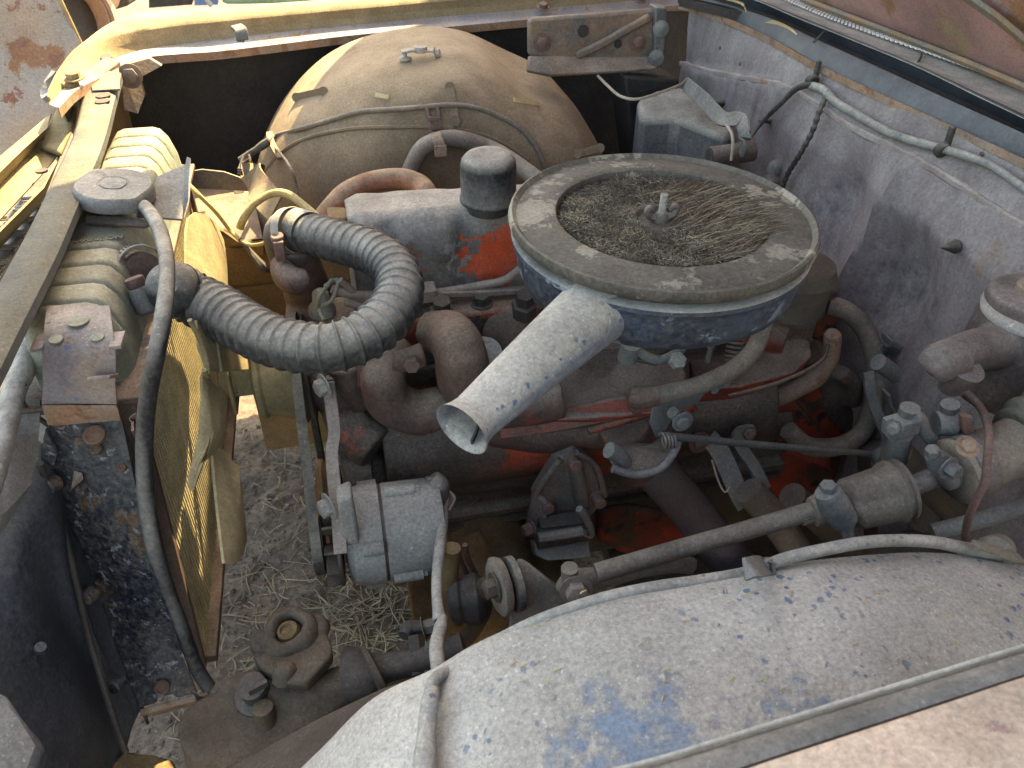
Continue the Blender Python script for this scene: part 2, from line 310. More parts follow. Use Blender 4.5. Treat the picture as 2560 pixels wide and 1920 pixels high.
M['coupler'] = dusty('greasy_tan_coupler', (.16, .13, .105), (.08, .068, .06), dust=(.28, .24, .20), up=.5, all=.4)
M['pinkfender'] = dusty('sunburnt_pink_paint', (.62, .42, .32), (.55, .39, .31), dust=(.62, .49, .38), up=.3, all=.2, ns=12, chips=(((.33, .16, .18), .635, 30), ((.62, .40, .24), .60, 16)), gran=.5, rough=.5)
M['mount'] = dusty('grey_mount_steel', (.10, .095, .09), (.16, .09, .08), dust=(.24, .215, .19), up=.55, all=.35, ns=14, chips=(((.30, .10, .08), .58, 10), (BLK, .60, 16)), gran=.6, csoft=.08)
M['rail'] = dusty('grey_fender_rail', (.11, .105, .10), (.15, .14, .13), dust=(.235, .22, .205), up=.55, all=.3, chips=(((.28, .28, .29), .62, 20),), rough=.5)
M['railedge'] = dusty('worn_rail_edge', (.50, .47, .43), (.42, .38, .33), dust=(.5, .46, .4), up=.4, all=.3)
M['patina'] = dusty('patina_panel', (.30, .31, .33), (.33, .25, .20), dust=(.42, .37, .30), up=.3, all=.2, ns=5, chips=(((.25, .10, .045), .535, 4.5), ((.20, .07, .05), .6, 16), ((.45, .44, .42), .66, 14)), gran=.6)
M['pinkcar'] = dusty('faded_salmon_paint', (.48, .30, .20), (.40, .27, .20), dust=(.50, .40, .28), up=.3, all=.25)
M['greencar'] = dusty('mint_green_paint', (.22, .42, .33), (.26, .45, .38), up=.1, all=.1)
M['chrome'] = dusty('dull_chrome', (.45, .46, .48), (.32, .32, .34), dust=(.35, .28, .2), up=.3, all=.15, metal=.7, rough=.35, gran=.3)
M['brass'] = dusty('ochre_tube', (.42, .33, .13), (.36, .27, .11), dust=(.45, .37, .2), up=.5, all=.3)
M['straw'] = dusty('dry_straw', (.30, .235, .15), (.18, .14, .095), dust=(.22, .18, .15), up=.2, all=.25, ns=9, gran=.3)
M['collar'] = M['snorkel']
M['strawlit'] = dusty('yellow_straw', (.62, .50, .27), (.5, .38, .2), up=.0, all=.1, gran=.3)  # yellow straw; also paints the sun patches on the cowl
M['dark'] = dusty('sooty_steel', (.025, .022, .022), (.04, .035, .033), dust=(.15, .13, .115), up=.45, all=.15)  # dark steel parts; also paints shade in holes and at the wheel

# ================================================================== SETTING
# ground: one sheet, fine grid under the engine bay
def axis_steps(lo, hi, f0, f1, fine):
    a = []; x = f0
    while x < f1: a.append(x); x += fine
    st = fine
    while x < hi: a.append(x); st *= 1.35; x += st
    a.append(hi); x = f0-fine; st = fine
    pre = []
    while x > lo: pre.append(x); st *= 1.35; x -= st
    pre.append(lo); return pre[::-1]+a
gx = axis_steps(-60, 60, -.7, .5, .009); gy = axis_steps(-40, 120, .6, 2.0, .009)
def gz(x, y):
    k = 1 if -1.2 < x < 1 and .2 < y < 2.6 else .3
    z = (noise.noise(V((x*3, y*3, 0)))*.02+noise.noise(V((x*14, y*14, 3)))*.009+noise.noise(V((x*48, y*48, 3)))*.0055)*k
    for cx, cy, r in PITS:
        d = math.hypot(x-cx, y-cy)
        if d < r*2.4: z += r*.30*math.exp(-((d-r)/(r*.4))**2) - r*.7*math.exp(-(d/(r*.55))**2)
    return z
PITS = [(P(680, 1245, z=0).x, P(680, 1245, z=0).y, .017), (P(552, 1500, z=0).x, P(552, 1500, z=0).y, .013), (P(590, 1145, z=0).x, P(590, 1145, z=0).y, .012), (P(640, 1400, z=0).x, P(640, 1400, z=0).y, .010)]
g = MB(); g.v = [V((x, y, gz(x, y))) for y in gy for x in gx]; nx = len(gx)
g.f = [(j*nx+i, j*nx+i+1, (j+1)*nx+i+1, (j+1)*nx+i) for j in range(len(gy)-1) for i in range(nx-1)]
M['ground'] = dusty('dry_yard_dirt', (.15, .115, .09), (.10, .075, .06), dust=(.145, .112, .09), up=.3, all=.12, ns=9, fine=150, gran=1.0, bump=1.0)
o = build('ground', g, M['ground'], origin=(0, 0, 0)); o['kind'] = 'structure'
# straw litter under the car
st = MB(); random.seed(3)
def straw(mb, c, L, ang, wd, lift=0, bend=0.):
    d = V((math.cos(ang), math.sin(ang), 0)); sd = V((-d.y, d.x, 0)); pts = []
    for t in (-.5, -.15, .2, .5):
        p = V(c)+d*L*t+sd*bend*L*(t*t); p.z = gz(p.x, p.y)+wd*.5+lift*(t+.5); pts.append(p)
    rings = [[p+sd*wd*.5, p+V((0, 0, wd*.45)), p-sd*wd*.5] for p in pts]
    mb.loft(rings)
for i in range(5200):
    x, y = random.uniform(-.45, .40), random.uniform(.75, 1.75)
    q = P(940, 1540, z=0); dd = math.hypot(x-q.x, y-q.y)
    if random.random() > .13+.9*math.exp(-(dd/.20)**2): continue
    L = random.choice([.012, .02, .03, .05, .08]) * random.uniform(.7, 1.3)
    straw(st, (x, y, 0), L, random.uniform(0, 6.28), random.uniform(.0012, .0036), random.uniform(0, .012), random.uniform(-.5, .5))
o = build('straw_litter', st, M['straw'], origin=(0, 0, 0), flat=True); o['kind'] = 'stuff'
tag(o, 'dry straw and twigs littering the dirt under the engine bay', 'straw')
peb = MB()
for i in range(2600):
    x, y = random.uniform(-.5, .35), random.uniform(.75, 1.75); r = random.choice([.0015, .002, .003, .005])*random.uniform(.6, 1.4)
    peb.lathe((x, y, gz(x, y)-r*.3), (random.uniform(-.3, .3), random.uniform(-.3, .3), 1), [(r*.7, 0), (r, r*.5), (r*.5, r*1.2)], 5)
o = build('loose_clods', peb, M['ground'], origin=(0, 0, 0)); o['kind'] = 'stuff'; tag(o, 'small clods and pebbles scattered on the dirt under the car', 'clods')

# ================================================================== BACKGROUND VEHICLES
# patina panel, top left
t = thing('rusty_car_door', 'blue grey panel with big rust patches standing behind the front corner of the open car', 'car panel', (-1.2, 2.6, 0))
a0 = P(-60, 420, y=2.0); 
pp = [P(-150, -60, y=2.45), P(118, -60, y=2.45), P(160, 20, y=2.43), P(206, 118, y=2.4), P(190, 170, y=2.4), P(120, 330, y=2.36), P(40, 440, y=2.3), P(-150, 560, y=2.2)]
mb = MB().prism(pp, (-.03, .05, .01)); build('door_skin', mb, M['patina'], t, bevel=.004)
mb = MB().tube(PS([(122, -60), (160, 20), (206, 118)], y=2.42), .006, 8); build('edge_fold', mb, M['cream'], t)
# salmon fender with an empty headlight opening
t = thing('salmon_car_fender', 'faded salmon front fender with an empty rusty headlight opening behind the far corner', 'car fender', (-.9, 3.2, 0))
c = P(185, 45, y=2.9); ax = V((.75, -.55, .25)); u, w_, a_ = frame(ax)
mb = MB().lathe(c, ax, [(.20, -.25), (.185, -.03), (.165, .0), (.135, .012), (.12, .005), (.118, -.06)], 40, cap=False); build('headlight_bucket', mb, M['pinkcar'], t)
mb = MB().lathe(c, ax, [(.123, .014), (.131, .02), (.137, .012), (.123, .006), (.123, .014)], 40, cap=False); build('headlight_ring', mb, M['rustyflange'], t)
mb = MB().lathe(c+a_*-.05, ax, [(.116, 0), (.09, -.12), (.05, -.15)], 32); build('bucket_interior', mb, M['dark'], t)
mb = MB().prism(PS([(150, -80), (300, -80), (262, 60), (205, 130)], y=3.05), (0, .3, 0)); build('fender_skin', mb, M['pinkcar'], t, bevel=.02)
# mint green car, top edge
t = thing('green_car', 'mint green car with blue glass cut off by the top edge of the picture', 'car', (-.4, 4.6, 0))
mb = MB().prism(PS([(555, -140), (900, -170), (900, 8), (552, 14)], y=4.4), (0, 1.5, 0)); build('body', mb, M['greencar'], t, bevel=.03)
mb = MB().prism(PS([(482, -140), (548, -150), (545, 12), (486, 14)], y=4.41), (0, 1.2, 0)); build('window', mb, dusty('blue_glass', (.10, .20, .42), (.14, .25, .5), up=.1, all=.05, rough=.15), t)
mb = MB().prism(PS([(370, -140), (478, -140), (480, 12), (372, 20)], y=4.45), (0, 1.2, 0)); build('wheel_shadow_panel', mb, M['dark'], t)  # dark panel stands in for the shade at the wheel
mb = MB().tube(PS([(505, -30), (518, 0), (530, 15)], y=4.38), .012, 8); build('wiper', mb, M['chrome'], t)
# dark junk seen in the dirt strip
mb = MB().prism(PS([(248, -20), (320, -25), (322, 14), (290, 24), (255, 18)], y=3.6), (0, .2, -.02))
tag(build('scrap_metal', mb, M['dark'], bevel=.01), 'dark scrap metal lying on the yellow dirt past the far fender', 'scrap')

# ================================================================== CAR BODY
# ---- open hood, hinged at the cowl; its underside shows top right
hx, hk = 1.13, .80
def HP(y, h, t=0): return V((hx-hk*h+t, y, .985+h+t*.6))
ht = thing('raised_hood', 'raised rusty hood, its purple underside showing top right above the cowl', 'hood', (hx, 1.1, .97))
L6 = [P(1990, -22, z=.97), P(2040, 0, z=.97), P(2166, 46, z=.97), P(2335, 110, z=.97), P(2560, 198, z=.97), P(2700, 262, z=.97)]
yy = [p.y for p in L6][::-1]; xx = [p.x for p in L6][::-1]
def lerp_tab(v, a, b):
    if v <= a[0]: i = 0
    elif v >= a[-1]: i = len(a)-2
    else: i = max(k for k in range(len(a)-1) if a[k] <= v)
    return b[i]+(b[i+1]-b[i])*(v-a[i])/(a[i+1]-a[i])
def hood_len(y):      # unseen outline, widened and notched to shape the shadow over the bay
    return lerp_tab(y, [-.05, .1, .5, 1.0, 1.72, 1.76, 2.1, 2.34, 2.5], [1.30, 1.38, 1.42, 1.40, 1.38, .87, .89, .92, .70])
rows = []
for k in range(13):
    r = []
    for j in range(25):
        y = ([-.02+1.74*q/14 for q in range(15)]+[1.76+.74*q/9 for q in range(10)])[j]; h = hood_len(y)*k/12; x0 = lerp_tab(min(max(y, .85), 1.9), yy, xx)
        r.append(V((x0-hk*h*(1+.0*h), y, .975+h+.03*math.sin(math.pi*k/12))))
    rows.append(r)
mb = MB().sheet(rows, .012, (1, 0, .6)); build('hood_skin', mb, M['hood'], ht)
mb = MB().sheet([[V((1.06-hk*h, y, .975+h)) for y in (1.6, 1.72, 1.85, 2.0)] for h in (.99, 1.2, 1.36)], .012, (1, 0, .6)); build('hood_front_lip', mb, M['hood'], ht)  # unseen strip added to shade the cap and near tank
mb = MB()
def HU(y, h): x0 = lerp_tab(min(max(y, .85), 1.9), yy, xx); return V((x0-hk*h-.022, y, .975+h-.012))
for q in ([HU(1.75, .008), HU(1.3, .008), HU(1.0, .010), HU(.4, .010)], [HU(1.28, .16), HU(1.1, .11), HU(.95, .045)], [HU(1.6, .25), HU(1.2, .32), HU(.6, .5)]):
    mb = MB().strap(q, .014 if q[0].y > 1.7 else .022, .008, (-.7, 0, .7), 3); build('hood_brace', mb, M['hood2'], ht, bevel=.002)
# ---- cowl
ct = thing('cowl', 'dark cowl with parallel rails and a louvered vent at the foot of the raised hood', 'cowl panel', (1.0, 1.2, .5))
LN = dict(
 L0=([(1694, 8), (1787, 34), (1913, 86), (2040, 156), (2208, 236), (2377, 312), (2560, 396), (2760, 500)], .93),
 L1=([(1700, -10), (1808, 15), (1925, 46), (2050, 101), (2218, 177), (2387, 257), (2560, 337), (2760, 436)], .955),
 L2=([(1745, -20), (1862, 14), (1955, 46), (2082, 103), (2251, 177), (2419, 253), (2560, 320), (2760, 420)], .938),
 L3=([(1790, -36), (1896, 0), (1990, 40), (2120, 92), (2290, 162), (2440, 234), (2560, 291), (2760, 388)], .968),
 L35=([(1800, -44), (1906, -6), (2000, 33), (2130, 84), (2300, 150), (2450, 222), (2560, 275), (2760, 370)], .955),
 L4=([(1850, -50), (1955, 0), (2040, 36), (2160, 82), (2320, 138), (2470, 194), (2560, 230), (2760, 318)], .955),
 L5=([(1880, -50), (1985, -4), (2070, 32), (2185, 74), (2335, 126), (2480, 178), (2560, 209), (2760, 296)], .96),
 L6=([(1930, -44), (2030, -4), (2110, 28), (2215, 66), (2350, 116), (2490, 170), (2560, 199), (2760, 285)], .972))
LW = {}
for k, (pts, z) in LN.items(): LW[k] = smooth([P(a, b, z=z) for a, b in pts], 5)[0]
def down(l, dz, dx=0): return [p+V((dx, 0, dz)) for p in l]
def band(name, ls, mat, th=.002, **k):
    mb = MB().sheet(ls, th, (-.3, 0, 1)); return build(name, mb, mat, ct, **k)
band('weatherstrip_rail', [LW['L0'], [a.lerp(b, .3)+V((0, 0, .012)) for a, b in zip(LW['L0'], LW['L1'])], [a.lerp(b, .7)+V((0, 0, .010)) for a, b in zip(LW['L0'], LW['L1'])], LW['L1']], M['cowlrail'])
band('drain_channel', [down(LW['L1'], -.002), down(LW['L1'], -.02), down(LW['L2'], -.012), LW['L2']], M['dark'])
band('inner_rail', [LW['L2'], [a.lerp(b, .35)+V((0, 0, .006)) for a, b in zip(LW['L2'], LW['L3'])], [a.lerp(b, .75)+V((0, 0, .006)) for a, b in zip(LW['L2'], LW['L3'])], LW['L3']], M['cowlrail'])
band('vent_panel', [down(LW['L3'], -.001), LW['L35'], LW['L4'], down(LW['L5'], -.006), down(LW['L6'], -.004)], M['cowltan'])
band('rear_flange', [down(LW['L6'], -.002), down(LW['L6'], .012, .008), down(LW['L6'], .012, .2)], M['hood2'])
# louver slats, one by one
sm4, _ = smooth([P(a, b, z=.962) for a, b in LN['L4'][0][:8]], 40); sm5, _ = smooth([P(a, b, z=.962) for a, b in LN['L5'][0][:8]], 40)
sl_mesh = None; Lc = 0; last = 0; k = 0
for i in range(1, min(len(sm4), len(sm5))):
    Lc += (sm4[i]-sm4[i-1]).length
    if Lc-last > .0098:
        last = Lc; a = sm4[i]; b = sm5[i]; mid = (a+b)/2; d = b-a; ang = math.atan2(d.y, d.x)
        if sl_mesh is None:
            mb = MB().box(mid, (.023, .0048, .003), (1, 0, 0)); o = build('vent_slat', mb, M['slat'], ct, bevel=0); mid0 = mid.copy()
            for v in o.data.vertices: v.co -= (mid-V(ct.location))
            sl_mesh = o
        else: o = sl_mesh.copy(); C.objects.link(o); o.parent = ct
        o.location = mid-V(ct.location); o.rotation_euler = (0, 0, ang+.6)
mb = MB(); mb.strap([P(2035, 105, z=.962), P(2055, 84, z=.972), P(2060, 80, z=.97)], .004, .003, (1, 0, 0), 2); build('rail_clip', mb, M['dark'], ct)
mb = MB(); mb.tube([P(2300, 128, z=.962), P(2303, 140, z=.962), P(2293, 158, z=.959)], .0022, 6); build('drip_mark_clip', mb, M['dark'], ct)
# yellow strips painted as sun patches on the cowl
for k, q in enumerate([[(1790, -10), (1835, 2), (1858, 12), (1866, 30)], [(1923, 53), (1950, 60), (1975, 72), (1992, 86)]]):
    mb = MB().strap([P(a, b, z=.972+.002*i) for i, (a, b) in enumerate(q)], [.02, .02, .018, .014, .012, .010, .008, .006, .005, .004, .003, .002, .002, .001], .0006, (.3, 1, 0), 4)
    tag(build('dry_leaf', mb, M['strawlit']), ['curled yellow dry leaf at the far end of the cowl rail', 'slim yellow dry leaf lying on the cowl rail nearer the hinge'][k], 'leaf')
# ---- firewall
ft = thing('firewall', 'oxidised purple firewall with a long seam, dents and drip stains', 'firewall', (.9, 1.2, .2))
top = [P(a, b, z=.93) for a, b in LN['L0'][0]]; top, _ = smooth(top, 6); top.reverse(); ty = [p.y for p in top]; tx = [p.x for p in top]
seam_px = [(1700, 158), (1780, 178), (1860, 196), (1960, 214), (2030, 250), (2110, 306), (2200, 352), (2330, 420), (2440, 490), (2560, 568), (2700, 660)]
seam = [P(a, b, x=.845) for a, b in seam_px]; sy = [p.y for p in seam][::-1]; sz = [p.z for p in seam][::-1]
ridge = [(P(2190, 500, x=.85).y, .03), (P(2335, 700, x=.85).y, .018)]
def fwx(y, z):
    x = lerp_tab(y, ty, tx); k = min(1, (.93-z)/.12); x = x*(1-k)+.872*k
    s_ = lerp_tab(y, sy, sz)
    if z < s_: x -= .012*min(1, (s_-z)/.012)
    for (cy, cz, ry, rz, am) in [(P(2090, 480, x=.85).y, .78, .07, .07, .035), (P(2260, 620, x=.85).y, .70, .09, .10, .04), (P(2110, 700, x=.85).y, .62, .05, .12, -.03), (1.6, .8, .12, .05, .02)]:
        x += am*math.exp(-((y-cy)/ry)**2-((z-cz)/rz)**2)
    for ry, am in ridge: x -= am*.5*math.exp(-((y-ry-(.8-z)*.12)/.010)**2)*(1 if z < s_-.03 else 0)
    return x+noise.noise(V((y*5, z*5, 1)))*.008+noise.noise(V((y*16, z*16, 4)))*.002
rows = [[V((fwx(.32+1.59*i/150, .93-.80*j/90), .32+1.59*i/150, .93-.80*j/90)) for i in range(151)] for j in range(91)]
mb = MB().sheet(rows, .003, (-1, 0, 0)); build('firewall_panel', mb, M['purple'], ft, ang=60)
def onfw(px, py, off=.0):
    x = .85
    for _ in range(6): q = P(px, py, x=x); x = fwx(q.y, q.z)-off
    return P(px, py, x=x)
mb = MB().strap(smooth([onfw(a, b, -.003) for a, b in seam_px[:-1]], 12)[0], .012, .010, (0, 0, 1), 1); mb.warp(.003, 30); build('seam_ledge', mb, M['seam'], ft, bevel=.003)
mb = MB().strap([p+V((-.006, 0, -.004)) for p in top[2:-1]], .012, .003, (0, 0, 1), 2); build('top_lip', mb, M['rustyflange'], ft)
for q, r in (((2392, 616), .010), ((1925, 302), .006), ((1808, 258), .008)):
    p = onfw(*q, .0); mb = MB().lathe(p, (-1, -.1, .1), [(r, 0), (r*1.05, .004), (r*.8, .007), (r*.75, .012), (r*.1, .03)], 16); build('rubber_plug', mb, M['rubber2'], ft)
p = onfw(1943, 425, .0); mb = MB().lathe(p, (-.9, -.1, .3), [(.012, 0), (.014, .006), (.011, .016), (.004, .022)], 16, wob=lambda a, h: 1+.5*abs(math.sin(a))); build('grommet', mb, M['capgrey'], ft)
p = onfw(1940, 455); mb = MB().lathe(p, (-.9, -.3, .3), [(.016, 0), (.016, .02), (.012, .03)], 16); build('grommet', mb, M['hosegrey'], ft)
for k, q in enumerate([(1935, 205), (1800, 120), (1850, 160), (2455, 385), (2545, 400)]):
    p = onfw(*q); mb = MB().lathe(p, (-1, 0, 0), [(.004, 0), (.0035, .002)], 10); build('screw', mb, M['rustpipe'], ft)
# ---- wiring loom along the firewall
wt = thing('firewall_wiring_loom', 'grey taped wiring loom clipped along the firewall below the cowl', 'wiring loom', onfw(2300, 380))
loom = [(2025, 213), (2060, 225), (2090, 255), (2140, 285), (2200, 320), (2260, 345), (2330, 365), (2400, 385), (2480, 415), (2560, 470), (2640, 530)]
mb = MB().tube([onfw(a, b, .018) for a, b in loom], [.0075]*5+[.0065]*3+[.0055]*3, 12, rf=lambda L: 1+.07*(1 if (L*90) % 1 < .14 else 0), sm=24); build('taped_trunk', mb, M['tape'], wt)
mb = MB().tube([onfw(2030, 210, .02), onfw(1990, 222, .02), onfw(1950, 260, .022), onfw(1900, 312, .025), P(1850, 378, x=.79), P(1826, 415, x=.76)], [.0068, .0062, .0055, .004, .004, .005], 10); build('branch', mb, M['rubber2'], wt)
mb = MB().tube([onfw(2066, 240, .018), onfw(2048, 280, .02), onfw(2030, 330, .02), onfw(2000, 385, .02), onfw(1972, 430, .02), onfw(1955, 470, .02)], [.005]*6, 10, rf=lambda L: 1+.18*math.sin(L*420), sm=14); build('branch', mb, M['rubber2'], wt, label='twisted black branch')
for (a, b), h in (((2030, 195), 40), ((2355, 368), 46)):
    p = onfw(a, b+6, .016); mb = MB().lathe(p, (.1, -1, -.35), [(.011, -.007), (.0125, -.004), (.0125, .004), (.011, .007)], 16); mb.box(p+V((.006, .0, .018)), (.008, .010, .036), (1, 0, 0)); build('loom_clip', mb, M['rubber2'], wt, bevel=.002)
# ---- blower housing
bt = thing('blower_housing', 'blue grey blower box with a pale dusty top in the far rear corner', 'blower box', P(1720, 420, y=1.45))
mb = MB(); f = [P(1578, 250, y=1.50), P(1600, 228, y=1.60), P(1700, 214, y=1.62), P(1760, 235, y=1.58), P(1840, 330, y=1.42)]
z0 = .55
topf = [P(1590, 246, z=.815), P(1640, 222, z=.822), P(1702, 212, z=.822), P(1745, 235, z=.81), P(1838, 326, z=.79), P(1815, 345, z=.785), P(1690, 300, z=.79), P(1600, 300, z=.79)]
mb.prism(topf, (0, 0, -.22)); mb.warp(.004, 12, 2); build('case', mb, M['blower'], bt, bevel=.012)
mb = MB().strap([P(1715, 212, z=.85), P(1760, 250, z=.85), P(1805, 296, z=.84), P(1850, 300, z=.84), P(1862, 345, z=.82), P(1852, 385, z=.79)], .028, .006, (.3, .6, .7)); build('mounting_strap', mb, M['blower'], bt, bevel=.002)
mb = MB().lathe(P(1775, 392, x=.70), (1, .05, .03), [(.017, 0), (.019, .003), (.0185, .06), (.02, .062), (.02, .09)], 24); build('drain_tube', mb, M['cast'], bt)
mb = MB().lathe(P(1773, 392, x=.699), (1, .05, .03), [(.0145, -.001), (.0145, .003)], 24); build('tube_bore', mb, M['dark'], bt)
mb = MB().prism(PS([(1560, 190), (1700, 200), (1690, 430), (1590, 440)], y=1.70), (.0, .12, 0)); build('back_plate', mb, M['undercoat'], bt, bevel=.006)
# pale wires by the box
mb = MB().tube(PS([(1495, 190), (1520, 215), (1550, 240), (1590, 248), (1640, 235), (1700, 212), (1720, 196)], z=.85), .003, 8)
tag(build('pink_wire', mb, M['wirew']), 'thin pinkish wire drooping below the rusty fender bracket', 'wire')
mb = MB().tube([P(1722, 200, z=.86), P(1745, 235, z=.85), P(1790, 285, z=.84), P(1822, 320, z=.83), P(1832, 350, z=.82), P(1828, 400, z=.78)], .003, 8)
tag(build('ribbed_wire', mb, M['wirew']), 'pale wire running down over the blower box', 'wire')
# ---- far fender
fe = thing('far_fender', 'dusty tan far fender, its top edge sunlit yellow along the bay', 'fender', (.2, 1.95, .2))
st_ = [((120, 225), (124, 235), (128, 262), (146, 268)), ((150, 170), (152, 182), (168, 215), (192, 222)), ((190, 124), (188, 132), (232, 186), (262, 186)), ((262, 67), (264, 92), (290, 146), (306, 160)), ((337, 38), (340, 71), (365, 124), (380, 141)),
      ((430, 28), (440, 56), (455, 111), (462, 134)), ((548, 22), (548, 46), (548, 99), (548, 128)), ((700, 10), (700, 31), (700, 81), (700, 110)), ((900, -4), (900, 14), (900, 62), (900, 86)), ((1120, -22), (1120, -6), (1120, 41), (1120, 67)), ((1350, -38), (1350, -24), (1350, 22), (1350, 46)), ((1600, -58), (1600, -45), (1600, 1), (1600, 22)), ((1860, -80), (1860, -66), (1860, -22), (1860, -2))]
A = []; B = []; Cc = []; D = []; E_ = []; G_ = []
for s0 in st_:
    c = P(*s0[1], z=.955); A.append(P(*s0[0], z=.957)+V((0, .012, 0))); B.append(c); lo = P(*s0[2], y=c.y-.012); Cc.append(lo); D.append(P(*s0[3], y=lo.y-.045)); E_.append(A[-1]+V((0, .05, -.12))); G_.append(A[-1]+V((0, .06, -.55)))
sm = lambda l: smooth(l, 5)[0]
mid = [a.lerp(b, .5)+V((0, 0, .004)) for a, b in zip(A, B)]
mb = MB().sheet([sm(G_), sm(E_), sm(A), sm(mid), sm(B), sm([b.lerp(c, .15)+V((0, -.004, 0)) for b, c in zip(B, Cc)]), sm([b.lerp(c, .6)+V((0, .006, 0)) for b, c in zip(B, Cc)]), sm(Cc)], .0025, (0, -.5, 1)); mb.warp(.0015, 6); build('fender_skin', mb, M['tan'], fe, ang=50)
mb = MB().sheet([sm([p+V((0, -.0015, .001)) for p in Cc]), sm([c.lerp(d, .5)+V((0, 0, -.001)) for c, d in zip(Cc, D)]), sm(D)], .002, (0, -.3, 1)); build('bolt_flange', mb, M['blueflange'], fe)
mb = MB().sheet([sm(D), sm([p+V((0, -.002, -.016)) for p in D])], .002, (0, -1, 0)); build('flange_lip', mb, M['rustyflange'], fe)
c = P(603, 84, z=.94); mb = MB().strap([P(590, 66, y=c.y-.02), P(603, 78, y=c.y-.04), P(606, 100, y=c.y-.045)], .024, .008, (1, 0, 0)); mb.strap([P(592, 94, y=c.y-.03), P(612, 98, y=c.y-.03)], .012, .014, (0, 0, 1), 2); build('rubber_bumper_clip', mb, M['zinc'], fe, bevel=.002)
for q in ((1358, 17), (1600, -2), (268, 152)):
    mb = MB().bolt(P(q[0], q[1]+2, z=.925), (0, -.3, 1), .011, .010); build('bolt', mb, M['rustpipe'], fe)
rows = [[V((-.45+1.45*i/20, 1.90+.1*min(1, i/8)-.1*(j/6)**2, .90-.75*j/6)) for i in range(21)] for j in range(7)]
mb = MB().sheet(rows, .003, (0, -1, 0)); mb.warp(.012, 4); build('inner_skin', mb, M['undercoat'], fe)
# front corner extension of the fender and its bolts
mb = MB().prism([P(148, 230, y=1.60), P(262, 140, y=1.72), P(300, 150, y=1.72), P(215, 215, y=1.58), P(160, 248, y=1.55)], (0, 0, -.02)); build('corner_gusset', mb, M['bracket'], fe, bevel=.003)
for q in ((185, 196), (183, 222)):
    p = P(*q, y=1.54); mb = MB().bolt(p, (0, -.1, 1), .012, .010, True); mb.lathe(p, (0, 0, -1), [(.006, 0), (.006, .03)], 8); build('bolt', mb, M['cream'], fe)
mb = MB().prism([P(300, 165, y=1.70), P(372, 145, y=1.74), P(405, 165, y=1.74), P(350, 195, y=1.70), P(362, 240, y=1.70), P(345, 285, y=1.68), P(310, 275, y=1.66)], (0, .012, 0)); mb.bolt(P(326, 190, y=1.68), (0, -1, .2), .015, .008); build('corner_brace', mb, M['bracket'], fe, bevel=.002)
mb = MB().strap([P(150, 190, y=1.62), P(126, 228, y=1.6), P(128, 240, y=1.58)], .03, .01, (.5, .5, .3), 3); build('trim_end', mb, M['chrome'], fe, bevel=.003)
# ---- hinge mount bracket at the rear of the far fender
hb = thing('hood_hinge_bracket', 'rusty pressed steel bracket with bolts and two holes at the rear of the far fender', 'bracket', P(1490, 180, y=1.74))
yb = 1.74
def holed(mb, cx, cy, r, y):  # dark disc on the plate painting the shade of an open hole
    mb.lathe(P(cx, cy, y=y), (0, -1, 0), [(r, -.004), (r, .0012)], 22)
plate = [(1322, 52), (1336, 46), (1490, 36), (1640, 22), (1655, 30), (1650, 150), (1640, 172), (1322, 140)]
mb = MB().prism(PS(plate, y=yb), (0, .02, 0)); build('plate', mb, M['bracket'], hb, bevel=.006); plate_o = bpy.context.scene.objects['plate']
mb = MB().prism([P(1322, 138, y=yb), P(1645, 140, y=yb), P(1645, 172, y=yb-.03), P(1560, 180, y=yb-.035), P(1375, 190, y=yb-.035), P(1318, 178, y=yb-.03)], (0, .012, -.006)); build('lower_flange', mb, M['bracket'], hb, bevel=.004)
mb = MB().strap(PS([(1440, 140), (1500, 112), (1560, 78), (1625, 42)], y=yb-.004), .018, .012, (0, 0, 1)); build('stiffening_rib', mb, M['bracket'], hb, bevel=.005)
mb = MB(); holed(mb, 1458, 78, .013, yb); holed(mb, 1545, 110, .009, yb); build('hole_liner', mb, M['dark'], plate_o)
for q in ((1355, 106), (1593, 104)): mb = MB().bolt(P(*q, y=yb-.001), (0, -1, .15), .013, .012, True); build('bolt', mb, M['rustpipe'], plate_o)
mb = MB().prism(PS([(1640, 18), (1668, 20), (1662, 120), (1650, 172), (1636, 172)], y=yb-.02), (0, .04, 0)); build('end_tab', mb, M['blower'], hb, bevel=.003)
for q in ((1652, 72), (1640, 145)): mb = MB().lathe(P(*q, y=yb-.022), (-.3, -1, .2), [(.012, 0), (.017, .003), (.010, .007), (.005, .009)], 20); build('washer', mb, M['zinc'], hb)

# ---- far inner wheel arch
def arch(cx, cz, sections, n=56, lo=None, a0=-.25, a1=math.pi+.25):
    rows = []
    for y, r, sx in sections:
        row = []
        for i in range(n+1):
            a = a0+(a1-a0)*i/n; row.append(V((cx-r*sx*math.cos(a), y, cz+r*math.sin(a))))
        rows.append(row)
    return rows
at = thing('far_wheel_arch', 'brown dusty inner wheel arch bulging out under the far fender', 'wheel arch', (.2, 1.6, .2))
secs = [(1.44, .03, 1), (1.44, .12, 1), (1.443, .20, 1), (1.452, .26, 1.02), (1.47, .305, 1.03), (1.50, .34, 1.04), (1.55, .368, 1.04), (1.62, .385, 1.04), (1.72, .392, 1.04), (1.84, .39, 1.04)]
rows = arch(.205, .545, secs, 72, a0=-.5, a1=math.pi+.5)
for r in rows:
    for p in r:
        # dip in the rear shoulder, ridge along the shoulder
        p.z -= .045*math.exp(-((p.x-.40)/.07)**2-((p.y-1.68)/.13)**2)
        p.y += .012*math.exp(-((p.x-.28)/.09)**2-((p.z-.80)/.03)**2)
        v = noise.noise_vector(p*6)*.007; p += v
mb = MB().sheet(rows, .003, (0, -.4, 1)); build('arch_shell', mb, M['wheelfar'], at, ang=60)
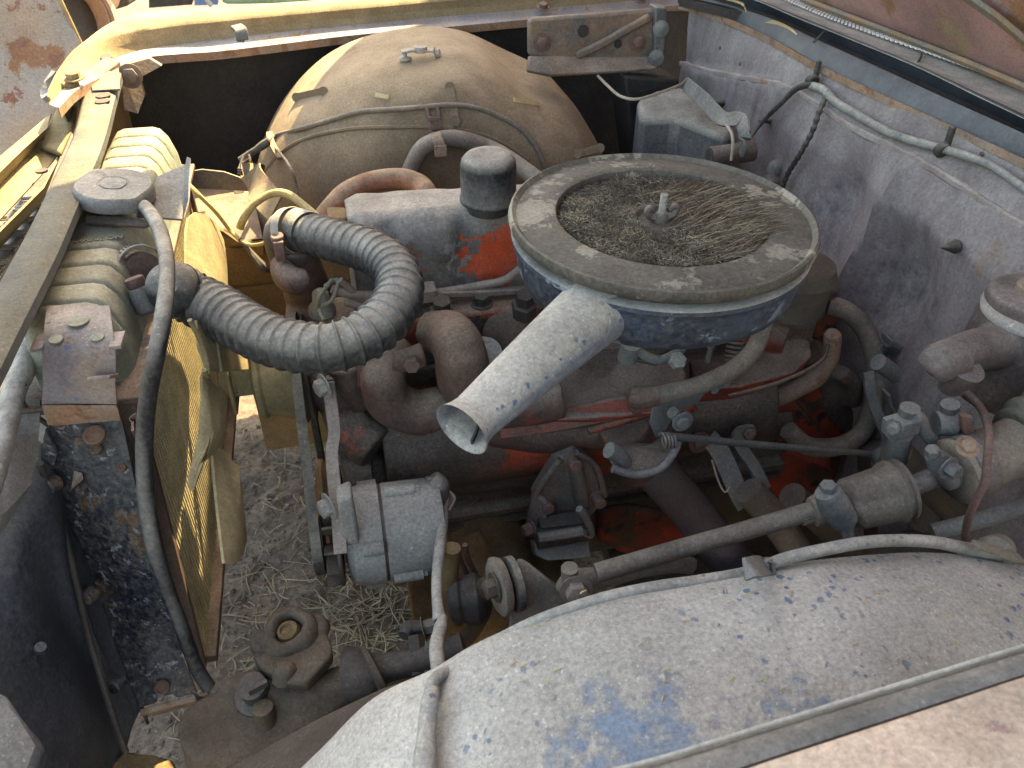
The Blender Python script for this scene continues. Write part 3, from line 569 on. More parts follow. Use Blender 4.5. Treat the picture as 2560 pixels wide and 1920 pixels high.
# intersect helper: point on the arch surface
from mathutils.bvhtree import BVHTree
def bvh(rows):
    n = len(rows[0]); vs = [p for r in rows for p in r]
    fs = [(i*n+j, (i+1)*n+j, (i+1)*n+j+1, i*n+j+1) for i in range(len(rows)-1) for j in range(n-1)]
    return BVHTree.FromPolygons(vs, fs)
BV = bvh(rows)
def on(bv, px, py, off=0., fb=1.5):
    d = (_F*FPX+_R*(px-1280)+_U*(960-py)).normalized(); h, nn, i, ds = bv.ray_cast(CP, d)
    if h is None: return P(px, py, y=fb)
    if nn.dot(d) > 0: nn = -nn
    return h+nn*off
def onf(px, py, off=0.): return on(BV, px, py, off)
onf_ = onf
mb = MB().tube([onf_(q[0], q[1]) for q in ((655, 440), (700, 385), (770, 345), (880, 322), (1000, 318), (1130, 322), (1240, 350), (1320, 400))], .0045, 8); build('pressed_rib', mb, M['wheelfar'], at)
mb = MB().bb(-.24, .62, 1.445, 1.46, .15, .56); mb.warp(.004, 8); build('inner_apron', mb, M['brown'], at)
def tagstrip(mb, q0, q1, wd, th=.004, bvf=onf):
    a = bvf(*q0, .004); b = bvf(*q1, .004); d = (b-a).normalized(); nn = (CP-a).normalized(); sd = d.cross(nn)
    mb.strap([a, a.lerp(b, .5), b], wd, th, sd, 1)
    for e in (a, b): mb.lathe(e, nn, [(wd*.62, -.002), (wd*.62, .003)], 14)
for q in ((1124, 222, 1137, 302), (745, 247, 812, 233), (1440, 385, 1500, 370)):
    mb = MB(); tagstrip(mb, q[:2], q[2:], .015); build('wire_retainer_strap', mb, M['wheelfar'], at)
mb = MB(); a = onf(1078, 268, .006); b = onf(1092, 335, .006); 
for dx in (-13, 13): mb.strap([onf(1078+dx, 268, .006), onf(1090+dx, 335, .006)], .006, .006, (1, 0, 0), 1)
for py in (268, 300, 318, 335): mb.strap([onf(1064+(py-268)*.18, py, .006), onf(1094+(py-268)*.18, py, .006)], .006, .006, (0, 0, 1), 1)
build('slotted_retainer', mb, M['rustpipe'], at)
mb = MB(); c = onf(1040, 148, 0)
mb.lathe(c+V((-.03, 0, .0)), (0, 0, 1), [(.018, 0), (.018, .008), (.006, .010), (.006, .022)], 14); mb.strap([c+V((-.04, 0, .022)), c+V((0, .0, .026)), c+V((.05, 0, .020))], .03, .006, (0, 1, 0), 3); mb.lathe(c+V((.015, 0, .018)), (0, 0, 1), [(.019, 0), (.019, .016)], 16); mb.bolt(c+V((.055, 0, .012)), (1, -.3, .2), .012, .014)
for p in mb.v: p += (c-p)*.32
build('battery_cable_clamp', mb, M['mlid'], at, bevel=.0015)
mb = MB().tube([onf(a, b, .005) for a, b in [(600, 398), (640, 372), (690, 345), (760, 325), (840, 300), (905, 283), (980, 276), (1060, 270), (1120, 265), (1180, 270), (1240, 290), (1300, 325), (1340, 372), (1362, 425)]], .0048, 10)
tag(build('vacuum_line', mb, M['wire']), 'thin dusty line looping across the far wheel arch', 'vacuum line')
mb = MB().tube([onf(680, 340, .006), onf(700, 375, .01), P(722, 412, y=1.42), P(742, 470, y=1.40), P(744, 520, y=1.38), P(735, 548, y=1.36)], .0026, 8)
tag(build('dangling_wire', mb, M['wire']), 'thin wire hanging down the front of the far wheel arch', 'wire')
mb = MB().strap([onf(683, 338, .008), onf(690, 362, .010), onf(712, 402, .010)], .012, .006, (1, 0, 0)); tag(build('wire_tag', mb, M['wheelfar']), 'bent brown tag on the wire at the front of the far wheel arch', 'tag')
mb = MB()
for k, off_ in enumerate((0, .008, -.007)):
    mb.tube([P(672, 350+k*3, y=1.46), P(640+k*4, 372, y=1.46), P(615+k*3, 392, y=1.46), P(600, 425+k*6, y=1.44)], .0055, 8, rf=lambda L: 1+.15*math.sin(L*150))
tag(build('wire_bundle', mb, M['rubber2']), 'dark twisted wires bunched beside the far wheel arch', 'wires')
t = thing('heater_hose_loop', 'brown grey hose arching over the far wheel arch with a rusty clip', 'hose', onf(1090, 370))
hp = [P(1000, 470, y=1.40), onf(1020, 420, .03), onf(1052, 370, .03), onf(1100, 345, .03), onf(1150, 345, .03), onf(1220, 370, .03), P(1290, 410, y=1.36), P(1350, 455, y=1.30)]
mb = MB().tube(hp, .0155, 16); build('hose', mb, M['hosegrey'], t)
p = onf(1090, 355, .035); mb = MB().lathe(p, (1, 0, .35), [(.0185, -.010), (.0185, .010)], 18); mb.box(p+V((0, -.015, -.008)), (.022, .012, .02)); build('clip', mb, M['rustyflange'], t, bevel=.001)
mb = MB().tube([P(800, 560, y=1.22), P(830, 520, y=1.24), P(870, 480, y=1.26), P(930, 455, y=1.28), P(1000, 447, y=1.28), P(1048, 462, y=1.26), P(1068, 490, y=1.22), P(1072, 540, y=1.2)], .0175, 16)
tag(build('orange_hose', mb, M['hoseorange']), 'faded orange hose arching up behind the valve cover', 'hose')
# straws on the far arch
for k, q in enumerate([((940, 240), (974, 247)), ((1282, 253), (1348, 265))]):
    a = onf(*q[0], .004); b = onf(*q[1], .004); mb = MB().strap([a, b], .008, .002, (0, .5, .8), 1); tag(build('straw_piece', mb, M['strawlit']), ['short yellow straw lying left on the far wheel arch', 'longer yellow straw lying right on the far wheel arch'][k], 'straw')

# ---- battery tray and front apron
tt = thing('battery_tray', 'brown dusty battery tray between the radiator and the far wheel arch', 'battery tray', P(560, 520, z=.62))
zt = .66
mb = MB().prism([P(470, 468, z=zt), P(560, 462, z=zt), P(625, 452, z=zt), P(640, 520, z=zt), P(658, 600, z=zt), P(610, 608, z=zt), P(560, 575, z=zt), P(470, 540, z=zt)], (0, 0, -.004)); build('tray_floor', mb, M['cast'], tt)
mb = MB().prism([P(470, 430, y=1.50), P(505, 424, y=1.50), P(560, 430, y=1.50), P(600, 444, y=1.50), P(625, 462, y=1.50), P(625, 478, y=1.50), P(470, 470, y=1.50)], (0, .004, 0)); build('back_flange', mb, M['bracket'], tt)
mb = MB().strap([P(628, 402, y=1.46), P(632, 430, y=1.44), P(645, 470, y=1.38), P(672, 500, y=1.34), P(690, 520, y=1.3)], .05, .003, (0, 1, .3)); build('side_tab', mb, M['wheelfar'], tt)
a = P(560, 578, z=zt); b = P(660, 602, z=zt); mb = MB().prism([P(470, 545, z=zt), P(560, 578, z=zt), P(600, 606, z=zt), P(660, 602, z=zt), P(660, 640, y=P(660, 602, z=zt).y), P(540, 632, y=P(560, 578, z=zt).y), P(470, 600, y=P(470, 545, z=zt).y)], (0, .012, 0)); build('front_edge', mb, M['brown'], tt, bevel=.002)
for q in ((500, 446), (598, 478), (610, 470)): mb = MB().lathe(P(*q, z=zt+.002), (0, -.3, 1), [(.010, -.002), (.010, .001)], 14); build('hole_liner', mb, M['dark'], tt)  # dark discs stand in for the shade inside open holes
mb = MB().bb(-.34, .05, 1.47, 1.50, .30, .64); mb.warp(.004, 9); tag(build('radiator_side_apron', mb, M['brown']), 'orange brown lit sheet below the battery tray', 'apron')  # warm lit look is put into the brown colour
mb = MB().tube([P(600, 570, y=1.20), P(610, 545, y=1.20), P(635, 510, y=1.21), P(680, 484, y=1.22), P(720, 486, y=1.2), P(755, 510, y=1.17), P(795, 545, y=1.13), P(818, 565, y=1.11)], .0062, 10)
tag(build('ochre_tube', mb, M['brass']), 'ochre yellow tube curving from the tray to the thermostat housing', 'tube')
mb = MB().tube([P(468, 458, y=1.22), P(500, 490, y=1.2), P(540, 530, y=1.2), P(575, 575, y=1.2), P(600, 600, y=1.18)], .0035, 8); mb.tube([P(600, 600, y=1.18), P(625, 612, y=1.16), P(660, 608, y=1.14), P(700, 585, y=1.12)], .003, 8)
tag(build('cream_cable', mb, M['brass']), 'thin cream cable running from the radiator down to the tray edge', 'cable')
mb = MB().tube([P(600, 598, y=1.18), P(625, 628, y=1.16), P(655, 665, y=1.14), P(672, 680, y=1.14)], [.003, .004, .0075, .003], 8)
tag(build('cable_connector', mb, M['dark']), 'black cable end dangling below the tray', 'connector')

# ---- radiator support, front left
rt = thing('radiator_support', 'long dusty radiator support bar, sunlit yellow at the far end and grey near', 'support panel', (-.42, 1.1, 0))
zb = .925
L_ = [(213, 210), (206, 300), (198, 325), (182, 325), (140, 430), (88, 540), (0, 700), (-110, 900), (-180, 1080)]
Rr = [(298, 165), (312, 235), (300, 300), (275, 360), (245, 450), (203, 540), (190, 600), (0, 985), (-70, 1150)]
bl = [P(212, 228, z=zb), P(186, 330, z=zb), P(140, 430, z=zb), P(88, 540, z=zb), P(0, 700, z=zb), P(-120, 905, z=zb), P(-260, 1150, z=zb)]
br = [P(294, 172, z=zb), P(250, 330, z=zb), P(206, 440, z=zb), P(166, 532, z=zb), P(118, 640, z=zb), P(18, 830, z=zb), P(-100, 1060, z=zb)]
br2 = [p+V((.006, 0, -.006)) for p in br]; br3 = [p+V((.007, 0, -.016)) for p in br]
mb = MB().sheet([smooth([p+V((-.006, 0, -.05)) for p in bl], 5)[0], smooth([p+V((-.004, 0, -.006)) for p in bl], 5)[0], smooth([a.lerp(b, .08) for a, b in zip(bl, br)], 5)[0], smooth([a.lerp(b, .9) for a, b in zip(bl, br)], 5)[0], smooth(br2, 5)[0], smooth(br3, 5)[0]], .003, (0, 0, 1)); mb.warp(.0008, 8)
build('top_bar', mb, M['support'], rt, ang=50)
mb = MB().prism([P(226, 206, z=zb+.004), P(296, 168, z=zb+.004), P(300, 222, z=zb+.004), P(230, 226, z=zb+.004)], (0, 0, -.003)); build('doubler_plate', mb, M['support'], rt, bevel=.001)
mb = MB()
for q in ((258, 240), (256, 254)): mb.lathe(P(*q, z=zb+.001), (0, 0, 1), [(.012, -.001), (.012, .0015)], 14)
build('slot', mb, M['dark'], rt)
# brackets and header panel in front of the bar
h1 = [P(150, 232, z=.90), P(196, 240, z=.90), P(186, 300, z=.89), P(150, 380, z=.885), P(88, 360, z=.885), P(132, 290, z=.895)]
mb = MB().prism(h1, (0, 0, -.01)); build('centre_brace', mb, M['cream'], rt, bevel=.004)
hp_ = thing('header_panel', 'yellow dusty grille header panel at the far left edge', 'header panel', (-.7, 1.2, .6))
mb = MB().sheet([[P(128, 282, z=.90), P(60, 340, z=.90), P(-60, 440, z=.90), P(-200, 560, z=.9)], [P(118, 320, z=.905), P(60, 372, z=.905), P(-60, 490, z=.905), P(-200, 620, z=.905)], [P(108, 350, z=.88), P(60, 400, z=.88), P(-60, 530, z=.88), P(-200, 680, z=.88)], [P(150, 380, z=.87), P(100, 440, z=.87), P(-30, 580, z=.87), P(-160, 720, z=.87)]], .003); build('ledge', mb, M['cream'], hp_, ang=25)
mb = MB().sheet([[P(160, 372, z=.872), P(110, 470, z=.87), P(20, 560, z=.87), P(-120, 700, z=.87)], [P(152, 388, z=.80), P(110, 500, z=.80), P(20, 600, z=.80), P(-120, 760, z=.80)]], .003, (1, 0, 0)); build('vertical_web', mb, M['cream'], hp_)
mb = MB(); [mb.lathe(P(a, b, z=.884), (0, 0, 1), [(.009, -.001), (.009, .002)], 12) for a, b in ((104, 428), (58, 362), (34, 386))]; build('slot', mb, M['dark'], hp_)
# grille
gt = thing('egg_crate_grille', 'bright edged egg crate grille seen edge on at the left edge', 'grille', P(40, 580, z=.8))
c0 = P(80, 505, z=.80); c1 = P(-60, 720, z=.80); k = 0
for i in range(7):
    for j in range(2):
        q = c0.lerp(c1, i/6)+V((-.0-.045*j, 0, -.03*j)); mb = MB()
        pr = [q+V((sx*.020, sy*.018, 0)) for sx, sy in ((-1, -1), (1, -1), (1, 1), (-1, 1))]
        mb.tube(pr+[pr[0]], .003, 6, sm=1); mb.prism([p+V((0, 0, -.004)) for p in pr], (0, 0, -.02)); build('grille_cell', mb, M['chrome'] if j == 0 else M['rustyflange'], gt)
# ---- dark baffles lower left
b1 = thing('front_baffle', 'dark blue sheet steel baffle filling the lower left corner', 'baffle', (-.5, .6, 0))
def S3(pts): return [P(a, b, z=z) for a, b, z in pts]
rows = [S3([(-60, 1020, .74), (60, 1070, .74), (120, 1130, .72), (180, 1200, .66), (300, 1230, .58)]),
        S3([(-60, 1180, .74), (80, 1230, .72), (150, 1330, .66), (215, 1480, .54), (330, 1500, .46)]),
        S3([(-60, 1400, .72), (60, 1420, .68), (160, 1540, .56), (275, 1740, .40), (370, 1700, .36)]),
        S3([(-60, 1650, .66), (90, 1680, .58), (200, 1780, .48), (290, 1900, .35), (330, 1830, .33)]),
        S3([(-60, 1990, .60), (120, 1990, .5), (220, 2010, .4), (255, 2060, .32), (300, 2010, .3)])]
rr = [smooth(r, 8)[0] for r in rows]; cols = list(zip(*rr)); cols = [smooth(list(c), 8)[0] for c in cols]
mb = MB().sheet(cols, .003, (.4, 0, 1)); mb.warp(.006, 7); build('baffle_sheet', mb, M['baffle'], b1, ang=60)
rows = [S3([(62, 1055, .76), (70, 1000, .78), (96, 960, .78)]), S3([(118, 1140, .72), (115, 1200, .70), (120, 1250, .68)]), S3([(170, 1300, .62), (160, 1330, .64), (180, 1360, .62)])]
mb = MB().tube(S3([(100, 1160, .735), (150, 1300, .65), (190, 1450, .585), (225, 1600, .5), (280, 1780, .43), (315, 1880, .37)]), .004, 8); build('folded_seam', mb, M['dark'], b1)
mb = MB().lathe(P(100, 1620, z=.60), (.6, -.2, 1), [(.006, -.004), (.006, .003)], 16); build('plug', mb, M['baffle'], b1); mb = MB().prism(S3([(-60, 1700, .72), (10, 1732, .72), (50, 1790, .71), (110, 1860, .69), (60, 1990, .69), (-60, 1990, .72)]), (0, 0, -.02)); build('baffle_bulge', mb, M['baffle'], b1, bevel=.008)
mb = MB().sheet([smooth(S3(q), 8)[0] for q in ([(-80, 960, .80), (20, 980, .80), (100, 1000, .80)], [(-80, 1080, .795), (14, 1090, .79), (98, 1080, .78)], [(-80, 1200, .78), (10, 1200, .77), (90, 1150, .76)], [(-80, 1300, .76), (0, 1290, .755), (78, 1210, .75)], [(-80, 1380, .75), (-10, 1350, .74), (60, 1240, .74)])], .003); build('upper_ledge', mb, M['rail'], b1)
mb = MB().sheet([S3([(-40, 760, .74), (60, 790, .74), (150, 780, .74), (220, 800, .72)]), S3([(-40, 1000, .70), (60, 1000, .70), (140, 1000, .69), (230, 1010, .68)]), S3([(-40, 1250, .64), (60, 1250, .62), (150, 1250, .60), (230, 1250, .58)])], .003); build('lower_valance', mb.warp(.003, 9), M['baffle'], b1)  # dark sheet added to close bright gaps to the sunlit ground
lt = thing('front_wiring_loom', 'grey taped wiring loom hanging at the left edge beside the radiator post', 'wiring loom', P(40, 1000, z=.8))
mb = MB().tube(S3([(100, 830, .84), (70, 870, .84), (60, 920, .83), (35, 980, .82), (18, 1060, .81), (-15, 1180, .80), (-60, 1300, .79)]), [.010, .0095, .012, .0115, .0105, .011, .012], 12, rf=lambda L: 1+.10*((L*38) % 1)); build('taped_bundle', mb, M['tape'], lt)
mb = MB().tube(S3([(60, 960, .825), (58, 1010, .80), (90, 1040, .78), (120, 1062, .77)]), .003, 8); build('thin_wire', mb, M['dark'], lt)
mb = MB().strap(S3([(60, 822, .845), (72, 850, .845), (92, 868, .84), (80, 830, .85)]), .018, .004, (1, 0, 0)); build('loose_tape', mb, M['tape'], lt)
# ---- radiator
ra = thing('radiator', 'tall radiator with ribbed grey green top tank, far half sunlit', 'radiator', (-.32, 1.17, .35))
def tank_prof(y, dz, sh=0):
    x0, x1, zt_, zb_ = -.364, -.283, .885+dz, .795
    pr = [(x0-.014, zb_), (x0-.012, zb_+.04), (x0-.006+sh, zt_-.018), (x0+.006+sh, zt_-.004), (x0+.018, zt_), (x1-.018, zt_), (x1-.006-sh, zt_-.004), (x1+.004-sh, zt_-.018), (x1+.011, zb_+.04), (x1+.014, zb_)]
    return [V((x, y, z)) for x, z in pr]
rings = []; n = 330
for i in range(n+1):
    y = .835+(1.50-.835)*i/n; e = min(i, n-i)*150/330
    ph = ((y-.835)/.0455) % 1
    pq = min(ph, 1-ph); dz = -.0062*math.exp(-(pq/.10)**2)-.0022*(1-ph)
    if .835+.0455*4.6 < y < 1.24: dz = -.004
    k = 1-max(0, 1-e/8)**2
    r = tank_prof(y, dz, -dz*.5); cx_ = -.3235
    rings.append([V((cx_+(p.x-cx_)*(.80+.20*k), p.y, .795+(p.z-.795)*(.6+.4*k))) for p in r])
mb = MB().loft(rings); build('top_tank', mb, M['tank'], ra, ang=60)
mb = MB().bb(-.388, -.256, .80, 1.515, .787, .796); build('header_flange', mb, M['cast'], ra, bevel=.002)
def ynear(z): return .745+(z-.36)/(.786-.36)*.115
mb = MB().prism([V((-.345, ynear(.36)+.004, .36)), V((-.345, 1.50, .36)), V((-.345, 1.50, .786)), V((-.345, ynear(.786)+.004, .786))], (.068, 0, 0))
core = build('core', mb, M['core'], ra)
# corrugated fins: rows of real zig-zag ribs on the engine side
fin = MB(); ny = 69
for i in range(ny):
    y = .752+i*(1.49-.752)/ny
    fin.bb(-.2775, -.2745, y, y+.0026, .37, max(.375, min(.785, .36+(y-.75)/.115*.426)))
o = build('core_tubes', fin, M['core'], core); o['kind'] = 'stuff'
fin = MB(); random.seed(5)
vs = []; nz = 105
for i in range(ny):
    y0 = .7546+i*(1.49-.752)/ny; y1 = y0+.0080
    for k in range(nz):
        z = .372+k*.0039
        if ynear(z) > y0: continue
        fin.add([(-.2772, y0, z), (-.2772, y1, z+.0018), (-.2755, y1, z+.0034), (-.2755, y0, z+.0016)], [(0, 1, 2, 3)])
o = build('core_fins', fin, M['core'], core, flat=True); o['kind'] = 'stuff'
build('side_channel', MB().bb(-.352, -.270, 1.50, 1.515, .36, .786), M['cast'], ra, bevel=.002)
build('side_channel', MB().prism([V((-.352, ynear(.36)-.006, .36)), V((-.352, ynear(.36)+.004, .36)), V((-.352, ynear(.786)+.004, .786)), V((-.352, ynear(.786)-.006, .786))], (.078, 0, 0)), M['cast'], ra)
mb = MB().bb(-.352, -.262, .76, 1.5, .345, .36); build('bottom_channel', mb, M['cast'], ra, bevel=.002)
# shelf by the cap (upper bracket)
mb = MB().prism([P(350, 485, z=.905), P(395, 440, z=.91), P(468, 408, z=.915), P(470, 430, z=.915), P(455, 548, z=.885), P(340, 540, z=.885)], (0, 0, -.003)); 
mb.prism([P(466, 392, z=.935), P(474, 396, z=.935), P(472, 500, z=.90), P(458, 548, z=.885), P(462, 420, z=.915)], (.002, 0, 0)); build('upper_mount_bracket', mb, M['capgrey'], ra, bevel=.001)
mb = MB().prism([P(215, 538, z=.892), P(350, 545, z=.892), P(380, 560, z=.888), P(360, 566, z=.887), P(215, 556, z=.888)], (0, 0, -.003)); build('seam_tab', mb, M['cast'], ra)
c = P(275, 486, z=.895); mb = MB().lathe(c, (.05, 0, 1), [(.032, -.02), (.034, .0), (.036, .012), (.033, .02)], 28); build('filler_neck', mb, M['tank'], ra)
mb = MB().tube([P(350, 486, z=.905), P(372, 460, z=.905), P(374, 440, z=.905)], .011, 12); mb.tube([P(310, 500, z=.898), P(345, 505, z=.895)], .009, 10); build('overflow_nipple', mb, M['tank'], ra)
lobe = lambda a, h: 1+.13*max(0, math.cos(2*(a-.6)))**8
mb = MB().lathe(P(283, 462, z=.925)+V((0, 0, -.006)), (.10, -.05, 1), [(.047, -.014), (.050, -.012), (.050, .004), (.047, .008), (.020, .009), (.018, .0075), (.017, .0075), (.0165, .009), (.010, .0095)], 48, wob=lobe); build('pressure_cap', mb, M['capgrey'], ra)
# outlet with clamp
ct_ = P(318, 660, x=-.30); outd = (P(420, 700, x=-.215)-ct_).normalized()
mb = MB().lathe(ct_, outd, [(.026, -.03), (.024, .0), (.023, .09)], 24); build('outlet_neck', mb, M['cast'], ra)
mb = MB().prism([P(120, 764, z=.893), P(272, 764, z=.893), P(282, 860, z=.862), P(268, 1000, z=.797), P(280, 1075, z=.775), P(110, 1075, z=.775), P(108, 1010, z=.797), P(104, 850, z=.862)], (0, 0, -.004))
# mount strap over the near end of the tank
mb = MB(); ed = [(118, 274, 764, .893), (112, 278, 812, .892), (106, 286, 866, .884), (106, 288, 900, .87), (108, 286, 960, .84), (104, 292, 1010, .808)]
mb.sheet([[P(l+(r-l)*k/6, py, z=z) for k in range(7)] for l, r, py, z in ed], .003); mb.box(P(100, 855, z=.884), (.012, .03, .004)); mb.box(P(292, 850, z=.884), (.012, .03, .004)); mb.warp(.0015, 15)
strap_o = build('mount_strap', mb, M['strap'], ra, ang=60)
mb = MB()
for q in ((140, 848), (243, 842)): mb.lathe(P(*q, z=.8885), (0, -.15, 1), [(.007, -.001), (.007, .0006)], 18)
mb.lathe(P(195, 802, z=.8945), (0, 0, 1), [(.011, -.001), (.011, .0003)], 18); build('strap_hole', mb, M['tank'], strap_o)
mb = MB(); a = P(238, 940, z=.856); mb.strap([P(230, 945, z=.8545), P(286, 940, z=.8545)], .028, .004, (0, 1, -.6), 1); build('stamped_tab', mb, M['strap'], strap_o, bevel=.001)
mb = MB().prism([P(104, 1012, z=.808), P(292, 1012, z=.808), P(300, 1045, z=.775), P(118, 1060, z=.775)], (0, 0, -.004)); build('lower_pad', mb, M['rustyflange'], ra, bevel=.001)
# lettering embossed on the tank
cu = bpy.data.curves.new('txt', 'FONT'); cu.body = 'HARRISON'; cu.size = .0135; cu.extrude = .0012; cu.offset = .0003; cu.align_x = 'CENTER'; cu.align_y = 'CENTER'; cu.space_character = 1.05
to = bpy.data.objects.new('txt', cu); C.objects.link(to); dg = bpy.context.evaluated_depsgraph_get(); me = bpy.data.meshes.new_from_object(to.evaluated_get(dg)); bpy.data.objects.remove(to)
me.materials.clear(); me.materials.append(M['tank']); lo = bpy.data.objects.new('embossed_lettering', me); C.objects.link(lo); lo.parent = ra; tp = P(262, 603, z=.886); lo.location = V((-.318, 1.037, .8838))-V(ra.location); lo.rotation_euler = (0, 0, 0)
# ---- post below the strap
pt = thing('radiator_side_post', 'blue black pitted steel post running down beside the radiator to the ground', 'post', P(400, 1770, z=.33))
pts_l = [(118, 1062, .775), (112, 1180, .70), (200, 1360, .60), (270, 1560, .47), (345, 1770, .365)]
pts_r = [(300, 1040, .775), (335, 1200, .705), (385, 1400, .60), (430, 1560, .49), (490, 1735, .375)]
l3 = S3(pts_l); r3 = S3(pts_r)
rows = [smooth([a.lerp(b, k)+V((0, 0, h)) for a, b in zip(l3, r3)], 8)[0] for k, h in ((0, -.04), (.0, -.003), (.04, 0), (.30, .0), (.36, .010), (.62, .010), (.68, 0), (.95, .0), (1, -.003), (1.0, -.04))]
mb = MB().sheet(rows, .004, (0, -.3, 1)); mb.warp(.0022, 10); chan_o = build('channel', mb, M['post'], pt, ang=50)
mb = MB().prism(S3([(350, 1773, .362), (488, 1738, .372), (490, 1752, .365), (352, 1790, .355)]), (0, .03, -.05)); build('foot_flange', mb, M['rustyflange'], pt, bevel=.001)
mb = MB().sheet([S3([(105, 1200, .70), (90, 1220, .69)]), S3([(180, 1420, .58), (172, 1400, .60)]), S3([(250, 1620, .46), (240, 1600, .48)]), S3([(338, 1790, .35), (310, 1880, .33)])][::1], .003); build('side_web', mb, M['baffle'], pt)
for q, z, r in (((235, 1088), .765, .015), ((240, 1123), .745, .008), ((305, 1168), .73, .006), ((275, 1245), .675, .006), ((405, 1718), .40, .012)):
    mb = MB().lathe(P(*q, z=z), (0, -.55, 1), [(r*.8, -.004), (r*.8, .001), (r*.6, .0018), (r*.55, .0008)], 20); build('rust_spot_weld', mb, M['rustspot'], chan_o)
for q, z in (((140, 1205), .70), ((232, 1480), .55), ((302, 1700), .44)):
    mb = MB().lathe(P(*q, z=z), (-.5, -1, .3), [(.010, 0), (.010, .014), (.008, .016)], 14); build('bolt', mb, M['post'], chan_o)
mb = MB().prism(S3([(185, 1180, .70), (205, 1185, .70), (208, 1200, .70), (178, 1225, .69)]), (.005, -.01, .01)); build('bent_tab', mb, M['rustyflange'], pt)
mb = MB().prism(S3([(250, 1935, .35), (310, 1875, .35), (380, 1890, .33), (432, 1898, .32), (440, 2000, .32), (240, 2000, .35)]), (0, 0, -.05)); tag(build('bumper_bracket', mb, M['brown'], bevel=.004), 'brown rusty bracket at the bottom edge beside the radiator post', 'bracket')
# ---- overflow hose
ov = [(332, 508, .902), (362, 520, .905), (392, 560, .915), (412, 620, .925), (418, 690, .928), (410, 780, .915), (392, 880, .885), (372, 980, .84), (362, 1080, .79), (362, 1180, .745), (370, 1280, .70), (392, 1390, .65), (425, 1490, .595), (455, 1570, .55), (480, 1640, .505), (500, 1685, .475), (522, 1718, .455)]
mb = MB().tube(S3(ov), [mpp(p)*(19 if i < 5 else 21.5 if i < 12 else 18) for i, p in enumerate(S3(ov))], 16)
tag(build('overflow_hose', mb, M['rubber']), 'long black rubber overflow hose hanging from the radiator cap down past the core', 'hose')
mb = MB(); p = P(392, 1390, z=.65); 
mb.strap([P(355, 1050, z=.79), P(340, 1060, z=.785), P(338, 1090, z=.78)], .02, .003, (0, 0, 1)); tag(build('hose_clip', mb, M['cast']), 'small steel clip holding the overflow hose to the post', 'clip')

# ================================================================== ENGINE
en = thing('engine', 'inline six engine in chipped orange red paint, thick with dust and grease', 'engine', (.33, 1.05, .2))
def vcs(x):
    ph = ((x-.03)/.105) % 1; sc = .009*max(0, math.sin(ph*2*math.pi))**2; tl = -.03*x; e = 0
    if x < .02: e = (.02-x)*.9
    if x > .62: e = (x-.62)*.9
    y0, y1, zt = 1.02+sc, 1.146-sc*.5, .880+tl-e*.6
    return [V((x, y0-.012+e, .768+tl)), V((x, y0-.004+e, .79+tl)), V((x, y0-.001+e, .83+tl)), V((x, y0+.004+e, .855+tl-e*.5)), V((x, y0+.014+e-sc*.7, zt-.008)), V((x, 1.046+e*.5-sc*.2, zt-.001)), V((x, 1.052+e*.5, zt+.0015)), V((x, 1.06, zt)), V((x, 1.10, zt)), V((x, y1-.022, zt-.002)), V((x, y1-.006-e, zt-.012)), V((x, y1-e, zt-.04)), V((x, y1-e, .768+tl))]
mb = MB().loft([vcs(.003+.66*i/140) for i in range(141)]); mb.warp(.001, 20); build('valve_cover', mb, M['valve'], en, ang=65)
mb = MB().bb(-.004, .672, 1.0, 1.155, .755, .768); mb.v = [V((p.x, p.y, p.z-.03*p.x)) for p in mb.v]; build('cover_flange', mb, M['block'], en, bevel=.003)
mb = MB().bb(-.005, .70, .955, 1.165, .675, .757)
for i in range(7): mb.lathe((.05+i*.1, .985, .745), (0, 0, 1), [(.02, 0), (.018, .014)], 14)
mb.warp(.003, 25); head_o = build('cylinder_head', mb, M['red'], en, bevel=.006)
for i in range(6): mb = MB().bolt((.075+i*.1, .975, .757), (0, 0, 1), .011, .014, True); build('head_bolt', mb, M['dark'], head_o)
# block with side bulges, cast look
mb = MB().bb(-.02, .72, .955, 1.17, .36, .675)
for i in range(3): mb.lathe((.13+.22*i, .96, .52), (0, -1, 0), [(.10, -.02), (.095, .012), (.07, .02)], 28)
mb.tube([(-.015, .965, .47), (.3, .955, .46), (.70, .965, .47)], .045, 16); mb.bb(-.02, .72, .94, 1.0, .35, .372); mb.tube([(.01, .975, .535), (.64, .975, .535)], .092, 28, sm=1)
mb.warp(.003, 14); block_o = build('block', mb, M['block'], en, vox=.0055)
mb = MB().bb(.0, .70, .955, 1.15, .20, .35); mb.bb(-.01, .71, .93, 1.16, .345, .352); build('oil_pan', mb, M['frame'], en, bevel=.012)
mb = MB().prism(PS([(895, 1370), (1100, 1355), (1330, 1328), (1335, 1345), (1330, 1362), (1120, 1392), (895, 1412)], y=.925), (0, .02, 0)); build('lit_pan_rail', mb, M['brown'], en, bevel=.003)  # rail's lit look comes from its brown colour
mb = MB().prism(PS([(1500, 1285), (1560, 1270), (1680, 1290), (1760, 1330), (1745, 1380), (1560, 1390), (1490, 1350)], y=.94), (0, .05, 0)); mb.warp(.004, 20); build('starter_shield', mb, M['blockred'], en, bevel=.01)
# pushrod side cover seams, freeze plug, casting ribs
for a, b in (((1320, 1080), (1345, 1220)), ((1480, 1060), (1500, 1180)), ((1270, 1090), (1290, 1180))):
    mb = MB().tube([P(*a, y=.948), P(*b, y=.93)], .014, 10, sm=3); build('casting_rib', mb, M['blockred'], block_o)
mb = MB().lathe(P(1760, 1000, y=.95), (0, -1, .1), [(.026, 0), (.026, .012), (.020, .013), (.018, .008)], 24); build('freeze_plug', mb, M['cast'], block_o)
